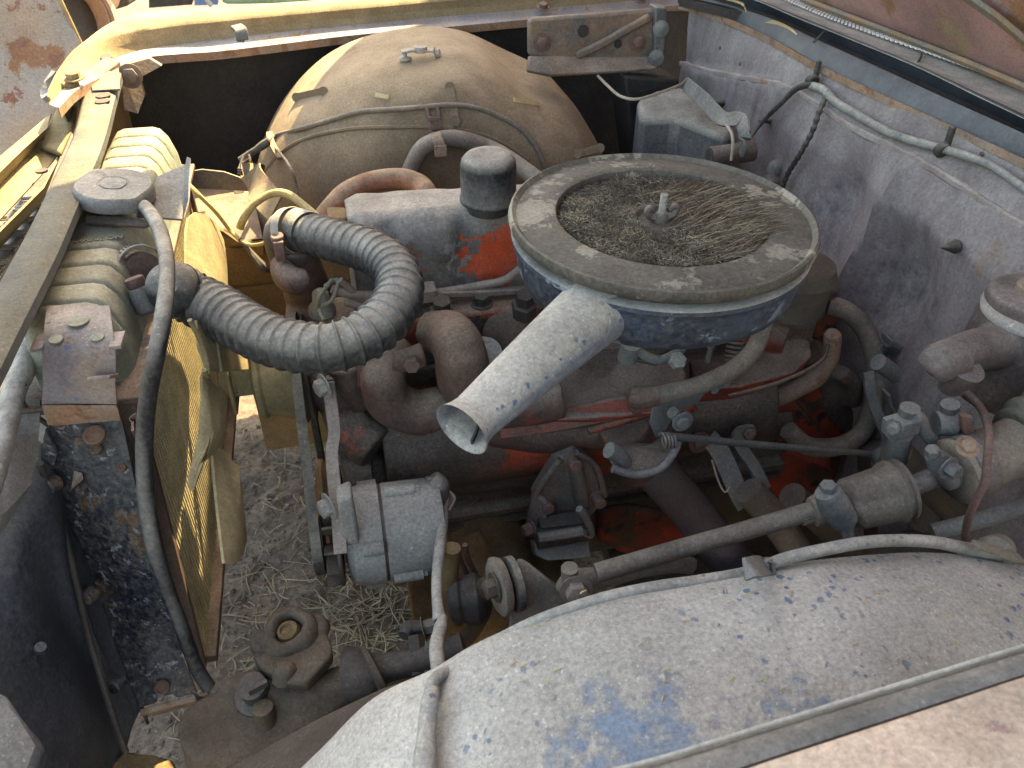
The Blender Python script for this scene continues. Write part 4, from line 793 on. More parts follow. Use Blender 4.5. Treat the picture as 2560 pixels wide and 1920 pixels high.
# water pump, front cover
mb = MB().bb(-.055, -.01, .92, 1.14, .42, .70); mb.lathe((-.06, 1.0, .66), (-1, 0, 0), [(.06, -.04), (.055, .02)], 24); mb.lathe((-.05, .96, .50), (-1, 0, 0), [(.07, -.04), (.06, .0)], 24)
mb.tube([(-.04, .98, .62), (-.03, .93, .60), (0, .90, .58)], .035, 14); build('front_cover', mb, M['block'], en, vox=.005)
mb = MB().lathe(P(900, 900, y=.93), (-.4, -.8, .2), [(.05, -.04), (.05, .0), (.035, .012)], 22); build('pump_bulge', mb, M['cast'], en)
# thermostat housing and sender
tc = P(735, 690, z=.79)
mb = MB().lathe(P(755, 640, z=.80)+V((0, 0, -.09)), (-.05, -.05, 1), [(.036, 0), (.034, .06), (.030, .08), (.028, .11)], 24); mb.bb(-.105, -.0, 1.0, 1.08, .69, .73); build('thermostat_housing', mb, M['cast'], en, vox=.004)
mb = MB().lathe(P(805, 770, z=.74), (.05, -.3, 1), [(.02, -.03), (.02, 0), (.013, .01), (.012, .03), (.008, .035)], 16); build('temperature_sender', mb, M['alu'], en)
# distributor side and dark clutter behind hose
mb = MB().prism([P(818, 545, y=1.12), P(868, 545, y=1.12), P(872, 590, y=1.10), P(822, 585, y=1.10)], (0, .04, 0)); build('coil_bracket', mb, M['brown'], en, bevel=.003)
# vapour lines
for k, q in enumerate([[(830, 722), (870, 735), (930, 738), (1020, 738), (1120, 728), (1210, 712), (1262, 700), (1300, 672)], [(860, 755), (900, 765), (940, 758)], [(850, 700), (900, 742), (940, 744)]]):
    mb = MB().tube(PS(q, y=.99), [.0062, .005, .005][k], 10); build('vapour_line', mb, M['line'], en)
mb = MB().strap(PS([(1066, 732), (1100, 734), (1250, 728), (1330, 722)], y=.985), .012, .008, (0, 1, 0)); mb.box(P(1070, 730, y=.985), (.022, .03, .018)); build('line_bracket', mb, M['line'], en, bevel=.001)
# ---- manifolds
ye = .88
ex = MB()
def pxt(mb, pts, rp, **k):
    w3 = PS(pts, **k); rs = [mpp(p)*(rp[i] if isinstance(rp, list) else rp) for i, p in enumerate(w3)]; mb.tube(w3, rs, 18); return mb
pxt(ex, [(1000, 880, dict(y=.93)), (960, 930), (975, 1000), (1040, 1030), (1110, 1020), (1180, 1040)], [45, 55, 62, 60, 55, 50], y=ye)
pxt(ex, [(1150, 1030), (1300, 1085), (1450, 1085), (1560, 1075), (1640, 1050)], [50, 45, 40, 50, 60], y=.90)
pxt(ex, [(1560, 1060), (1590, 1120), (1612, 1165)], [70, 72, 70], y=.865)
pxt(ex, [(860, 900), (880, 960), (900, 1010)], [50, 50, 40], y=.94)
exm_o = build('exhaust_manifold', ex.warp(.003, 22), M['cast'], en, vox=.0045)
im = MB()
pxt(im, [(1070, 830, dict(y=.95)), (1120, 835, dict(y=.92)), (1150, 880), (1165, 950), (1210, 1000), (1290, 1010), (1400, 985)], [50, 62, 66, 70, 66, 60, 64], y=.86)
im.prism([P(1190, 960, y=.93), P(1380, 885, y=.95), P(1560, 860, y=.95), P(1600, 1010, y=.86), P(1400, 1040, y=.85), P(1240, 1062, y=.86)], (0, .03, -.055))
build('intake_runner', im.warp(.002, 20), M['cast'], en, vox=.0045)
im = MB(); im.prism([P(1380, 880, y=.96), P(1560, 830, y=.96), P(1700, 870, y=.93), P(1725, 950, y=.86), P(1700, 1025, y=.83), P(1500, 1055, y=.83), P(1380, 1050, y=.83), P(1330, 980, y=.87)], (0, .05, -.05)); build('plenum', im.warp(.003, 14), M['castred'], en, vox=.004)
im = MB(); im.prism([P(1720, 880, y=.97), P(1880, 838, y=.97), P(1970, 828, y=.97), P(2025, 850, y=.95), P(2032, 890, y=.92), P(1985, 930, y=.89), P(1850, 968, y=.88), P(1740, 975, y=.88)], (0, .02, -.045)); pxt(im, [(1850, 790, dict(y=1.0)), (1900, 830, dict(y=.97)), (1960, 850, dict(y=.95))], [40, 45, 40], y=.93); build('intake_log', im.warp(.002, 16), M['castred'], en, vox=.004)
im = MB(); pxt(im, [(1700, 1040), (1800, 1020), (1930, 995), (2030, 950), (2075, 890), (2080, 830)], [24, 24, 26, 24, 24, 22], y=.935); build('rusty_rear_manifold', im.warp(.003, 30), M['rustyflange'], en, vox=.0045)
mb = MB().strap([P(1250, 1068, y=.86), P(1400, 1048, y=.845), P(1560, 1018, y=.84), P(1700, 1000, y=.84), P(1730, 1010, y=.84)], .03, .010, (0, .3, 1)); build('manifold_flange', mb, M['castred'], en, bevel=.003)
mb = MB().tube([P(1470, 1078, y=.84), P(1600, 1040, y=.84), P(1712, 1012, y=.84), P(1735, 1025, y=.84)], .006, 10); build('gasket_edge', mb, M['red'], en)
mb = MB().tube([P(1820, 990, y=.86), P(1950, 955, y=.86), P(2050, 905, y=.87), P(2070, 860, y=.88)], .003, 8); build('casting_seam', mb, M['cast'], en)
# studs and clamps on manifold
mb = MB(); pxt(mb, [(985, 900), (1010, 900), (1060, 885)], [26, 30, 30], y=.83); build('manifold_clamp', mb.warp(.002, 40), M['cast'], exm_o, vox=.003)
mb = MB().bolt(P(1030, 908, y=.81), (-.1, -1, .2), .010, .010, False); build('clamp_bolt', mb, M['cast'], exm_o)
mb = MB(); pxt(mb, [(1205, 900, dict(y=.90)), (1212, 860, dict(y=.93))], [20, 26], y=.9); mb.bolt(P(1213, 885, y=.90), (0, -.8, .6), .016, .016); build('spark_plug', mb, M['alu'], en)
mb = MB().lathe(P(1265, 830, y=.955), (0, -1, .3), [(.036, 0), (.036, .008), (.028, .012)], 24); build('port_cap', mb, M['cast'], en)
for q in ((1104, 755), (1310, 740)):
    mb = MB().lathe(P(q[0], q[1]+20, y=.955), (0, -.3, 1), [(.02, -.02), (.018, .0), (.013, .002), (.013, .02)], 6); build('rocker_nut', mb, M['dark'], en)
# side post and bell housing
mb = MB(); mb.prism(PS([(1700, 1030), (1860, 1010), (2030, 950), (2100, 1000), (2110, 1120), (2080, 1330), (1990, 1430), (1850, 1400), (1700, 1250)], y=.97), (0, .14, 0)); mb.prism(PS([(1910, 1040), (1990, 1005), (2070, 1100), (2090, 1190), (1960, 1130)], y=.93), (0, .06, 0))
build('bell_housing', mb.warp(.006, 9), M['blockred'], en, vox=.0055)
mb = MB().prism(PS([(2010, 720), (2085, 715), (2090, 790), (2100, 850), (2040, 860), (2010, 800)], y=1.02), (0, .1, 0)); build('rear_head_end', mb.warp(.004, 16), M['red'], en, vox=.005)
mb = MB().prism(PS([(2050, 700), (2082, 690), (2090, 720), (2060, 732)], y=1.0), (0, .03, 0)); mb.bolt(P(2070, 722, y=.99), (0, -1, .3), .014, .014); build('lifting_bracket', mb, M['cast'], en, bevel=.002)
mb = MB(); pxt(mb, [(2020, 880), (2060, 940), (2080, 1010), (2120, 1060)], [42, 40, 36, 30], y=.99); pxt(mb, [(2100, 930), (2130, 960), (2135, 1010)], [22, 24, 20], y=.96); build('bell_rim', mb.warp(.003, 20), M['block'], en, vox=.005)
mb = MB().lathe(P(1990, 690, z=.80), (0, 0, 1), [(.05, -.05), (.05, 0), (.056, .003), (.05, .02), (.03, .028)], 30); build('distributor_cap', mb, M['frame'], en)
# engine mount
mo = thing('engine_mount', 'grey steel engine mount bracket bolted in three places to the block side', 'engine mount', P(1420, 1400, y=.82))
ym = .86
mb = MB().prism(PS([(1395, 1150), (1440, 1130), (1480, 1150), (1510, 1230), (1500, 1270), (1470, 1300), (1350, 1290), (1335, 1250)], y=ym), (0, .03, 0)); mb.prism([P(1335, 1230, y=ym), P(1375, 1260, y=ym-.02), P(1365, 1330, y=ym-.04), P(1330, 1340, y=ym-.03), P(1322, 1290, y=ym)], (0, .015, 0)); build('triangular_plate', mb, M['mount'], mo, bevel=.008)
mb = MB().tube(PS([(1440, 1165), (1450, 1220), (1462, 1285)], y=ym-.002), [.010, .012, .010], 12); mb.tube(PS([(1400, 1148), (1345, 1225), (1322, 1310)], y=ym-.001), .0055, 10); mb.tube(PS([(1440, 1132), (1490, 1165), (1512, 1240)], y=ym-.001), .005, 10); build('pressed_edge', mb, M['mount'], mo)
for q in ((1430, 1148), (1362, 1255), (1490, 1242)): mb = MB().lathe(P(*q, y=ym-.002), (.05, -1, .15), [(.014, 0), (.014, .003), (.010, .004), (.010, .020), (.008, .022)], 12); build('bolt', mb, M['rustpipe'], mo)
mb = MB().prism([P(1345, 1290, y=ym-.02), P(1480, 1270, y=ym-.02), P(1476, 1310, y=ym-.05), P(1352, 1322, y=ym-.05)], (0, .02, -.02)); mb.box(P(1405, 1335, y=ym-.05), (.085, .03, .02)); build('rubber_block', mb, M['dark'], mo, bevel=.004)
mb = MB().prism([P(1332, 1350, y=.82), P(1470, 1335, y=.82), P(1478, 1395, y=.78), P(1368, 1402, y=.78), P(1340, 1390, y=.80)], (0, .02, -.02)); build('saddle', mb, M['zinc'], mo, bevel=.003)
mb = MB().tube(PS([(1448, 1272), (1462, 1290), (1478, 1330), (1470, 1338), (1455, 1330)], y=.80), .006, 8); mb.tube(PS([(1345, 1345), (1455, 1328)], y=.795), .008, 8); build('retaining_loop', mb, M['zinc'], mo)
mb = MB().bolt(P(1330, 1320, y=.82), (-1, -.3, 0), .010, .014); build('through_bolt', mb, M['rustpipe'], mo)

# ---- fan, pulley, belt
fn = thing('cooling_fan', 'bent metal engine fan with dusty yellow twisted blades behind the radiator', 'fan', (-.19, 1.0, .42))
hub = V((-.19, .985, .685))
mb = MB().lathe(hub, (1, 0, 0), [(.02, -.012), (.03, -.01), (.034, .0), (.034, .012)], 24); mb.box(hub+V((.004, 0, 0)), (.006, .085, .085)); build('hub', mb, M['fan'], fn, bevel=.002)
mb = MB().box(hub+V((.055, 0, .01)), (.11, .062, .062)); build('spacer', mb, M['fan'], fn, bevel=.004)
def blade(pts, wid, th=.003):     # pts centreline, wid list of (edge vector) giving the chord at each station
    rows = []
    for k in range(7): rows.append([p+c*(k/6-.5)+V((-1, 0, 0))*.006*math.sin(math.pi*k/6) for p, c in zip(pts, wid)])
    return MB().sheet([smooth(r, 6)[0] for r in rows], th, (1, 0, 0))
def fblade(q, bow=.008):
    pts = [P(a, b, x=x) for a, b, x in q]; n = len(pts); c = sum(pts, V((0, 0, 0)))/n
    rings = [[c.lerp(p, k)+V((bow*(1-k*k), 0, 0)) for p in pts] for k in (.02, .35, .7, 1.0)]
    vs = [p for r in rings for p in r]; fs = [tuple(range(n))]
    for i in range(3):
        for j in range(n): fs.append((i*n+j, i*n+(j+1) % n, (i+1)*n+(j+1) % n, (i+1)*n+j))
    N = len(vs); vs2 = vs+[p+V((-.003, 0, 0)) for p in vs]; fs += [tuple(x+N for x in f[::-1]) for f in fs]
    for j in range(n): a, b = 3*n+j, 3*n+(j+1) % n; fs.append((a, b, b+N, a+N))
    return MB().add(vs2, fs)
for q in ([(466, 640, -.21), (466, 580, -.21), (472, 545, -.208), (490, 531, -.205), (512, 535, -.20), (540, 556, -.196), (560, 600, -.192), (568, 660, -.186), (571, 740, -.182), (560, 830, -.178), (520, 830, -.19), (470, 740, -.205)],
          [(512, 925, -.185), (532, 958, -.180), (558, 974, -.172), (568, 1010, -.170), (564, 1060, -.172), (542, 1128, -.180), (508, 1158, -.190), (492, 1200, -.198), (484, 1226, -.202), (478, 1215, -.204), (477, 1190, -.204), (488, 1150, -.20), (503, 1080, -.192), (508, 1000, -.187), (506, 945, -.187)],
          [(530, 1110, -.190), (560, 1125, -.182), (598, 1170, -.166), (608, 1240, -.163), (618, 1350, -.160), (608, 1388, -.162), (585, 1410, -.168), (562, 1408, -.175), (552, 1330, -.178), (542, 1240, -.182)],
          [(492, 800, -.188), (520, 815, -.182), (560, 850, -.172), (590, 880, -.165), (600, 905, -.163), (598, 925, -.163), (560, 930, -.170), (520, 925, -.180), (500, 870, -.186)]):
    build('blade', fblade(q), M['fan'], fn)
mb = MB().tube([P(474, 800, x=-.186), P(500, 850, x=-.182), P(516, 900, x=-.180), P(520, 940, x=-.180), P(510, 925, x=-.180)], .003, 8); build('blade_edge', mb, M['fan'], fn)
mb = MB().prism([P(535, 845, x=-.176), P(615, 870, x=-.156), P(622, 925, x=-.156), P(548, 930, x=-.172)], (.004, 0, 0)); build('spider_arm', mb, M['fan'], fn, bevel=.001)
pu = thing('water_pump_pulley', 'dusty brown drum pulley on the water pump behind the fan', 'pulley', (-.13, 1.0, .55))
pc = V((-.16, .995, .672))
mb = MB().lathe(pc, (1, 0, 0), [(.036, 0), (.058, .004), (.066, .008), (.066, .014), (.062, .018), (.070, .05), (.074, .066), (.078, .068)], 40); build('drum', mb, M['fan'], pu)
mb = MB().lathe(pc+V((.068, 0, 0)), (1, 0, 0), [(.078, 0), (.080, .001), (.072, .007), (.080, .013), (.078, .014)], 40); build('belt_groove', mb, M['frame'], pu)
cp = V((-.085, .97, .40))
mb = MB().lathe(cp, (1, 0, 0), [(.04, -.02), (.07, -.015), (.088, -.010), (.088, -.004), (.080, .002), (.088, .008), (.088, .02), (.05, .024)], 40); tag(build('crank_pulley', mb, M['brown']), 'brown crankshaft pulley at the lower front of the engine', 'pulley')
# alternator
al = thing('alternator', 'grey cast alternator on the near side of the engine front', 'alternator', P(970, 1480, y=.76))
ac = P(968, 1328, y=.775); ad = V((1, .0, -.03)).normalized()
def ring(f, a, b, r0, r1, n=44, **k): return f.lathe(ac, ad, [(r0, a), (r1, b)], n, **k)
R0 = .0665
mb = MB().lathe(ac, ad, [(R0*.55, .078), (R0*.93, .074), (R0*.99, .06), (R0, .0), (R0, -.002), (R0*.975, -.004)], 52); rear_h = build('rear_housing', mb, M['alu'], al, ang=30)
mb = MB().lathe(ac, ad, [(R0*.97, -.006), (R0*1.03, -.008), (R0*1.03, -.03), (R0*.98, -.046), (R0*.8, -.054), (R0*.5, -.058)], 52); front_h = build('front_housing', mb, M['alu'], al, ang=30)
mb = MB().lathe(ac, ad, [(R0*.985, -.008), (R0*.985, .0)], 52); build('split_line', mb, M['dark'], al)
u_, w__, _a = frame(ad)
for ang, h0, h1, rr0 in ((20, .001, .040, .0085), (60, -.034, -.008, .011), (150, .001, .046, .0085), (205, -.034, -.008, .011), (265, .001, .040, .0085), (330, -.034, -.008, .010)):
    d = u_*math.cos(rad(ang))+w__*math.sin(rad(ang)); c = ac+d*R0*1.0
    mb = MB().tube([c+ad*h0, c+ad*h1], rr0, 14, sm=1)
    if h1 > 0: mb.lathe(c+ad*h1, ad, [(.005, 0), (.005, .006)], 6)
    build('case_bolt_boss', mb, M['alu'], rear_h if h1 > 0 else front_h)
mb = MB().lathe(ac-ad*.062, -ad, [(.062, 0), (.064, .002), (.064, .005), (.03, .007)], 36)
for k in range(12):
    a_ = k*math.pi/6; d = u_*math.cos(a_)+w__*math.sin(a_); mb.box(ac-ad*.074+d*.045, (.018, .003, .036), ad, d)
build('cooling_fan_disc', mb, M['frame'], al)
mb = MB().lathe(ac-ad*.084, -ad, [(.036, 0), (.038, .001), (.030, .006), (.038, .012), (.036, .013), (.012, .014), (.012, .022)], 36); build('pulley', mb, M['frame'], al)
mb = MB().tube([P(1075, 1198, y=.80), P(1090, 1215, y=.795), P(1092, 1245, y=.79)], [.014, .019, .016], 14); mb.tube([P(1080, 1190, y=.805), P(1082, 1205, y=.8)], .010, 10); build('terminal_plug', mb, M['master'], al)
mb = MB().prism(PS([(842, 1255), (880, 1240), (890, 1300), (900, 1360), (860, 1370), (850, 1320)], y=.715), (0, .03, 0)); build('adjuster_ear', mb, M['alu'], al, bevel=.004)
br_ = thing('alternator_brace', 'long bent flat steel brace running down the front of the alternator', 'brace', P(850, 1390, y=.70))
mb = MB().strap([P(820, 955, y=.90), P(828, 1010, y=.89), P(836, 1080, y=.86), P(830, 1130, y=.84), P(835, 1200, y=.80), P(845, 1290, y=.74), P(852, 1385, y=.705)], .017, .004, (1, 0, .1)); build('strip', mb, M['line'], br_, bevel=.001)
for q in ((812, 965, .895), (824, 1265, .74)):
    mb = MB().bolt(P(q[0], q[1], y=q[2]), (-1, -.5, 0), .012, .012); build('bolt', mb, M['alu'], br_)
# belt: loop round pump, crank and alternator pulleys
bx = -.093
def arcp(c, r, a0, a1, n=10): return [V((bx, c[0]+r*math.cos(rad(a0+(a1-a0)*i/n)), c[1]+r*math.sin(rad(a0+(a1-a0)*i/n)))) for i in range(n+1)]
loopp = arcp((.995, .672), .078, 10, 150)+arcp((ac.y, ac.z), .038, 150, 270)+arcp((.97, .40), .086, 250, 370)
mb = MB(); rings = []
for i, p in enumerate(loopp):
    t_ = (loopp[(i+1) % len(loopp)]-loopp[i-1]).normalized(); nn = V((1, 0, 0)).cross(t_)
    rings.append([p+V((sx, 0, 0))*.0065*k+nn*h for sx, k, h in ((-1, 1, -.005), (1, 1, -.005), (1, .7, .005), (-1, .7, .005))])
rings.append(rings[0]); mb.loft(rings, cap=False); tag(build('fan_belt', mb, M['rubber2']), 'black fan belt running down to the alternator pulley', 'belt')

# ---- big corrugated radiator hose
hs = thing('upper_radiator_hose', 'thick black corrugated rubber hose looping from the radiator to the thermostat', 'hose', P(820, 900, z=.8))
hpts = [P(438, 722, x=-.212), P(480, 745, z=.842), P(560, 785, z=.84), (630, 828, .842), (710, 860, .845), (800, 872, .850), (880, 855, .853), (950, 812, .857), (993, 752, .862), (996, 695, .866), (962, 648, .868), (905, 620, .867), (840, 602, .862), (775, 584, .855), (735, 574, .848)]
hpts = [p if isinstance(p, V) else P(p[0], p[1], z=p[2]) for p in hpts]
rr_ = [mpp(p)*k for p, k in zip(hpts, [66, 66, 66, 65, 64, 64, 64, 63, 60, 58, 56, 54, 52, 50, 48])]
pitch = .0165
def corr(L):
    f = (L/pitch) % 1; f = min(f, 1-f); return .935+.10*math.exp(-(f/.10)**2)+.02*math.exp(-(f/.3)**2)
mb = MB().tube(hpts, rr_, 40, 60, rf=corr, cap=False); build('corrugated_body', mb, M['bighose'], hs, ang=75)
a = P(402, 694, x=-.232); b = hpts[0]
mb = MB().tube([P(434, 719, x=-.214), hpts[0], hpts[1].lerp(hpts[0], .5)], [.032, .033, .029], 36, rf=None); build('cuff', mb, M['bighose'], hs)
e = hpts[-1]; d = (e-hpts[-2]).normalized()
mb = MB().tube([hpts[-2], e, P(712, 590, z=.835), P(722, 640, z=.80), P(735, 690, z=.775)], [.030, .031, .030, .029, .030], 28); build('cuff', mb, M['bighose'], hs)
cl = thing('hose_clamp', 'slotted worm drive hose clamp on the radiator neck of the big hose', 'hose clamp', P(365, 720, x=-.262))
cc = P(352, 668, x=-.266); u2, w2, a2 = frame(outd)
mb = MB().lathe(cc, outd, [(.0288, -.010), (.030, -.0095), (.030, .0095), (.0288, .010)], 40, cap=False); build('band', mb, M['clamp'], cl)
mb = MB()
for k in range(11):
    an = rad(35+k*9); dd = V((0, 0, 1))*math.sin(an)+u2*0; dd = (V((0, 0, 1))*math.sin(an)+V((0, -1, 0))*math.cos(an)); dd = (dd-a2*dd.dot(a2)).normalized(); mb.box(cc+dd*.0304, (.010, .0013, .0012), a2, dd)
build('worm_slots', mb, M['dark'], cl)
p0 = P(352, 725, x=-.262); dsc = V((.25, -.35, -1)).normalized()
mb = MB().lathe(p0+V((0, -.008, .008)), dsc, [(.013, 0), (.0145, .006), (.0145, .030), (.011, .034)], 20); build('screw_housing', mb, M['zinc'], cl)
mb = MB().lathe(p0+V((0, -.008, .008))-dsc*.004, -dsc, [(.010, -.004), (.012, .0), (.012, .008), (.009, .010)], 10); build('screw_head', mb, M['rustpipe'], cl)
cl = thing('hose_clamp', 'hose clamp on the thermostat end of the big corrugated hose', 'hose clamp', P(715, 620, z=.84))
cc = P(716, 578, z=.848); dx_ = (P(760, 572, z=.86)-cc).normalized()
mb = MB().lathe(cc+dx_*.012, dx_, [(.0315, -.008), (.0325, -.007), (.0325, .007), (.0315, .008)], 36, cap=False); build('band', mb, M['clamp'], cl)
mb = MB().box(P(700, 625, z=.84), (.014, .014, .03), (1, 0, 0), (-.2, 0, 1)); mb.lathe(P(697, 603, z=.85), (-.1, -.1, 1), [(.010, 0), (.010, .010)], 8); build('screw_housing', mb, M['rustpipe'], cl, bevel=.002)
mb = MB().tube([P(812, 715, z=.80), P(845, 700, z=.81), P(830, 750, z=.79), P(800, 770, z=.78), P(810, 800, z=.77)], .003, 8); mb.tube([P(830, 700, z=.81), P(800, 740, z=.8), P(795, 770, z=.78)], .003, 8)
tag(build('green_sender_wire', mb, M['green']), 'thin green wires looping by the sender under the big hose', 'wire')
mb = MB(); pxt(mb, [(700, 660), (715, 690), (740, 705), (770, 700)], [26, 34, 36, 30], z=.80); tag(build('bypass_elbow', mb.warp(.002, 30), M['cast'], vox=.003), 'dark rusty elbow under the thermostat end of the hose', 'elbow')

# ---- air cleaner
ai = thing('air_cleaner', 'round black air cleaner with dusty lid and long pale snorkel above the engine', 'air cleaner', (.357, .805, .84))
c0 = V((.361, .808, .952)); RL = .1785
tilt = V((.012, -.02, 1)).normalized()
seg = 96
mb = MB().lathe(c0, tilt, [(RL*.6, -.010), (RL*.97, -.010), (RL*.99, -.009), (RL, -.006), (RL*1.004, -.001), (RL*.996, .004), (RL*.98, .0055), (RL*.965, .003), (RL*.95, .0005), (RL*.90, .0015), (RL*.80, .0035), (RL*.72, .004), (RL*.695, .003), (RL*.685, -.001), (RL*.68, -.009), (RL*.50, -.011), (RL*.25, -.010), (RL*.235, -.004), (RL*.21, -.002), (RL*.17, -.002), (RL*.15, -.006), (RL*.03, -.006)], seg); lid_o = build('lid', mb, M['lid'], ai, ang=45)
c1 = c0-tilt*.016
def dent(a, h): return 1-.03*max(0, math.sin(a*2.1+1))**3*max(0, (-.03-h)/.05)
mb = MB().lathe(c1, tilt, [(RL*.90, -.004), (RL*.965, -.003), (RL*.985, -.005), (RL*.985, -.010), (RL*.965, -.0125), (RL*.955, -.022), (RL*.935, -.046), (RL*.90, -.062), (RL*.80, -.074), (RL*.55, -.080), (RL*.35, -.080)], seg, wob=dent); build('pan', mb, M['pan'], ai, ang=50)
mb = MB().lathe(c1, tilt, [(RL*.90, -.008), (RL*.90, .008)], 64); build('filter_element', mb, M['dark'], ai)
# snorkel
s0 = P(1530, 740, z=.905); s1 = P(1155, 1072, z=.880); s0 = s0+(s0-s1)*.12
dS = (s1-s0).normalized(); sdv = dS.cross(V((0, 0, 1))).normalized(); upv = sdv.cross(dS)
rings = []; N = 40; Ls = (s1-s0).length
prof = []
for i in range(31):
    t_ = i/30; r = .0432-(.0432-.0240)*min(1, t_*1.08); fl = max(0, (t_-.93)/.07); r += .0045*fl**2
    prof.append((t_, r))
def sring(t_, r): 
    c = s0.lerp(s1, t_)+V((0, 0, .002*math.sin(t_*3.1))); return [c+sdv*r*1.06*math.cos(q*2*math.pi/48)+upv*r*.94*math.sin(q*2*math.pi/48) for q in range(48)]
rings = [sring(t_, r) for t_, r in prof]+[sring(1.004, prof[-1][1]+.0005)]+[sring(t_, r-.0016) for t_, r in prof[::-1][:26]]
mb = MB().loft(rings, cap=False); build('snorkel', mb, M['snorkel'], ai, ang=70)
mb = MB().loft([sring(.13, .0405), sring(.135, .0440), sring(.15, .0442), sring(.155, .0405)], cap=False); build('snorkel_collar', mb, M['snorkel'], ai)
mb = MB().prism(sring(.25, .030), dS*.002); build('snorkel_valve', mb, M['dark'], ai)
mb = MB().strap([s1+upv*-.010+sdv*.012-dS*.04, s1+upv*-.016-dS*.02, s1-upv*.018-sdv*.006-dS*.004], .006, .002, upv); build('snorkel_debris', mb, M['dark'], ai)
# wing nut and stud
wc = c0+tilt*-.004
mb = MB()
Ls_ = .031
rings = []
mb.tube([wc, wc+tilt*Ls_], .0042, 12, 60, rf=lambda L: 1+.10*math.sin(L*2*math.pi/.0016)); build('stud', mb, M['alu'], lid_o)
mb = MB().lathe(wc, tilt, [(.010, -.004), (.009, .002), (.007, .008)], 16)
for sg in (-1, 1):
    mb.tube([wc+V((sg*.006, 0, .001)), wc+V((sg*.013, -.001*sg, .004)), wc+V((sg*.018, 0, .011)), wc+V((sg*.015, 0, .015)), wc+V((sg*.010, 0, .009))], [.004, .0045, .0045, .004, .002], 8)
build('wing_nut', mb, M['master'], lid_o)
# fuzz in the lid recess
fz = MB(); fl = MB(); random.seed(11)
def strand(mb, p, d, L, w0, curl):
    pts = [p]; dd = V(d)
    for k in range(3):
        dd = (dd+V((random.uniform(-1, 1), random.uniform(-1, 1), random.uniform(-.7, .5)))*curl).normalized(); pts.append(pts[-1]+dd*L/3)
    sd = dd.cross(V((random.uniform(-.3, .3), random.uniform(-.3, .3), 1))).normalized()*w0
    up_ = V((0, 0, w0*1.2))
    rings = [[q-sd*(1-.2*i), q+up_, q+sd*(1-.2*i)] for i, q in enumerate(pts)]
    for q in rings: pass
    n = 3; vs = [x for r in rings for x in r]; fs = []
    for i in range(3):
        fs.append((i*3, i*3+1, i*3+4, i*3+3)); fs.append((i*3+1, i*3+2, i*3+5, i*3+4))
    mb.add(vs, fs)
RF = RL*.675
for i in range(26000):
    r = math.sqrt(random.uniform(.075, .96))*RF; a = random.uniform(0, 2*math.pi)
    pos = V((math.cos(a)*r, math.sin(a)*r, 0)); nzv = noise.noise(pos*28+V((5, 5, 5)))
    rightish = pos.x > .02 and pos.y < .075
    z = -.006+.005*random.random()+.004*nzv
    if rightish and random.random() < .35:
        d = V((1, .25+.5*noise.noise(pos*15), .12)); strand(fl if random.random() < .4 else fz, c0+pos+V((0, 0, z+.003)), d*(1 if random.random() < .5 else -1), random.uniform(.012, .04), random.uniform(.00022, .0005), .22)
    else:
        an = random.uniform(0, 6.28); strand(fl if random.random() < (.28+.5*nzv) else fz, c0+pos+V((0, 0, z)), (math.cos(an), math.sin(an), random.uniform(-.1, .7)), random.uniform(.003, .009), random.uniform(.0002, .00055), .8)
o = build('matted_debris', fz, M['fuzz'], lid_o, flat=True); o['kind'] = 'stuff'
o = build('dry_grass_fibres', fl, M['fuzzlite'], lid_o, flat=True); o['kind'] = 'stuff'
pads = MB()
rws = []
for i in range(0, 19):
    rws.append([c0+V((math.cos(a*2*math.pi/72)*RF*(.26+.74*i/18), math.sin(a*2*math.pi/72)*RF*(.26+.74*i/18), -.0075+.004*noise.noise(V((math.cos(a*2*math.pi/72)*RF*i/18*30, math.sin(a*2*math.pi/72)*RF*i/18*30, 2))))) for a in range(73)])
build('debris_mat', pads.sheet(rws, .001), M['fuzz'], lid_o)
# oil filler cap
oc = thing('oil_filler_cap', 'black domed oil filler cap standing on the valve cover', 'filler cap', P(1222, 525, z=.878))
b0 = P(1222, 518, z=.878)
mb = MB().lathe(b0, (0, -.02, 1), [(.030, -.004), (.032, .002), (.032, .008), (.036, .010)], 36); build('base', mb, M['rubber2'], oc)
mb = MB().lathe(b0+V((0, 0, .010)), (.0, -.02, 1), [(.036, 0), (.0405, .001), (.0405, .006), (.0385, .008), (.0385, .052), (.037, .060), (.032, .066), (.022, .067), (.014, .0655), (.006, .065)], 40); mb.warp(.0012, 30); build('dome', mb, M['rubber'], oc, ang=60)

# ---- carburettor bits below the cleaner
cb = thing('carburettor', 'grey carburettor base and vacuum canister below the air cleaner', 'carburettor', P(1640, 930, y=.88))
mb = MB().prism([P(1545, 860, y=.86), P(1600, 850, y=.86), P(1690, 850, y=.86), P(1700, 890, y=.84), P(1640, 920, y=.83), P(1570, 905, y=.83)], (0, .09, .01)); build('base', mb, M['dark'], cb, bevel=.006)
mb = MB().tube(PS([(1590, 845), (1600, 880), (1650, 900), (1700, 875), (1705, 845)], y=.835), .007, 10); mb.lathe(P(1575, 872, y=.84), (0, -.3, 1), [(.014, -.02), (.014, .012)], 14); build('linkage_arm', mb, M['zinc'], cb)
mb = MB().lathe(P(1690, 905, y=.82), (0, -.6, .8), [(.012, 0), (.012, .01), (.006, .012)], 6); build('nut', mb, M['alu'], cb)
mb = MB(); tl = []
sp0 = P(1850, 800, y=.93); sp1 = P(1820, 950, y=.90)
for i in range(14*10+1):
    t_ = i/140; a = t_*14*2*math.pi; ax_ = (sp1-sp0); u3, w3_, _ = frame(ax_); tl.append(sp0+ax_*t_+(u3*math.cos(a)+w3_*math.sin(a))*.012)
mb.tube(tl, .0018, 6, 1); tag(build('return_spring', mb, M['line']), 'small coil spring between intake and air cleaner', 'spring')
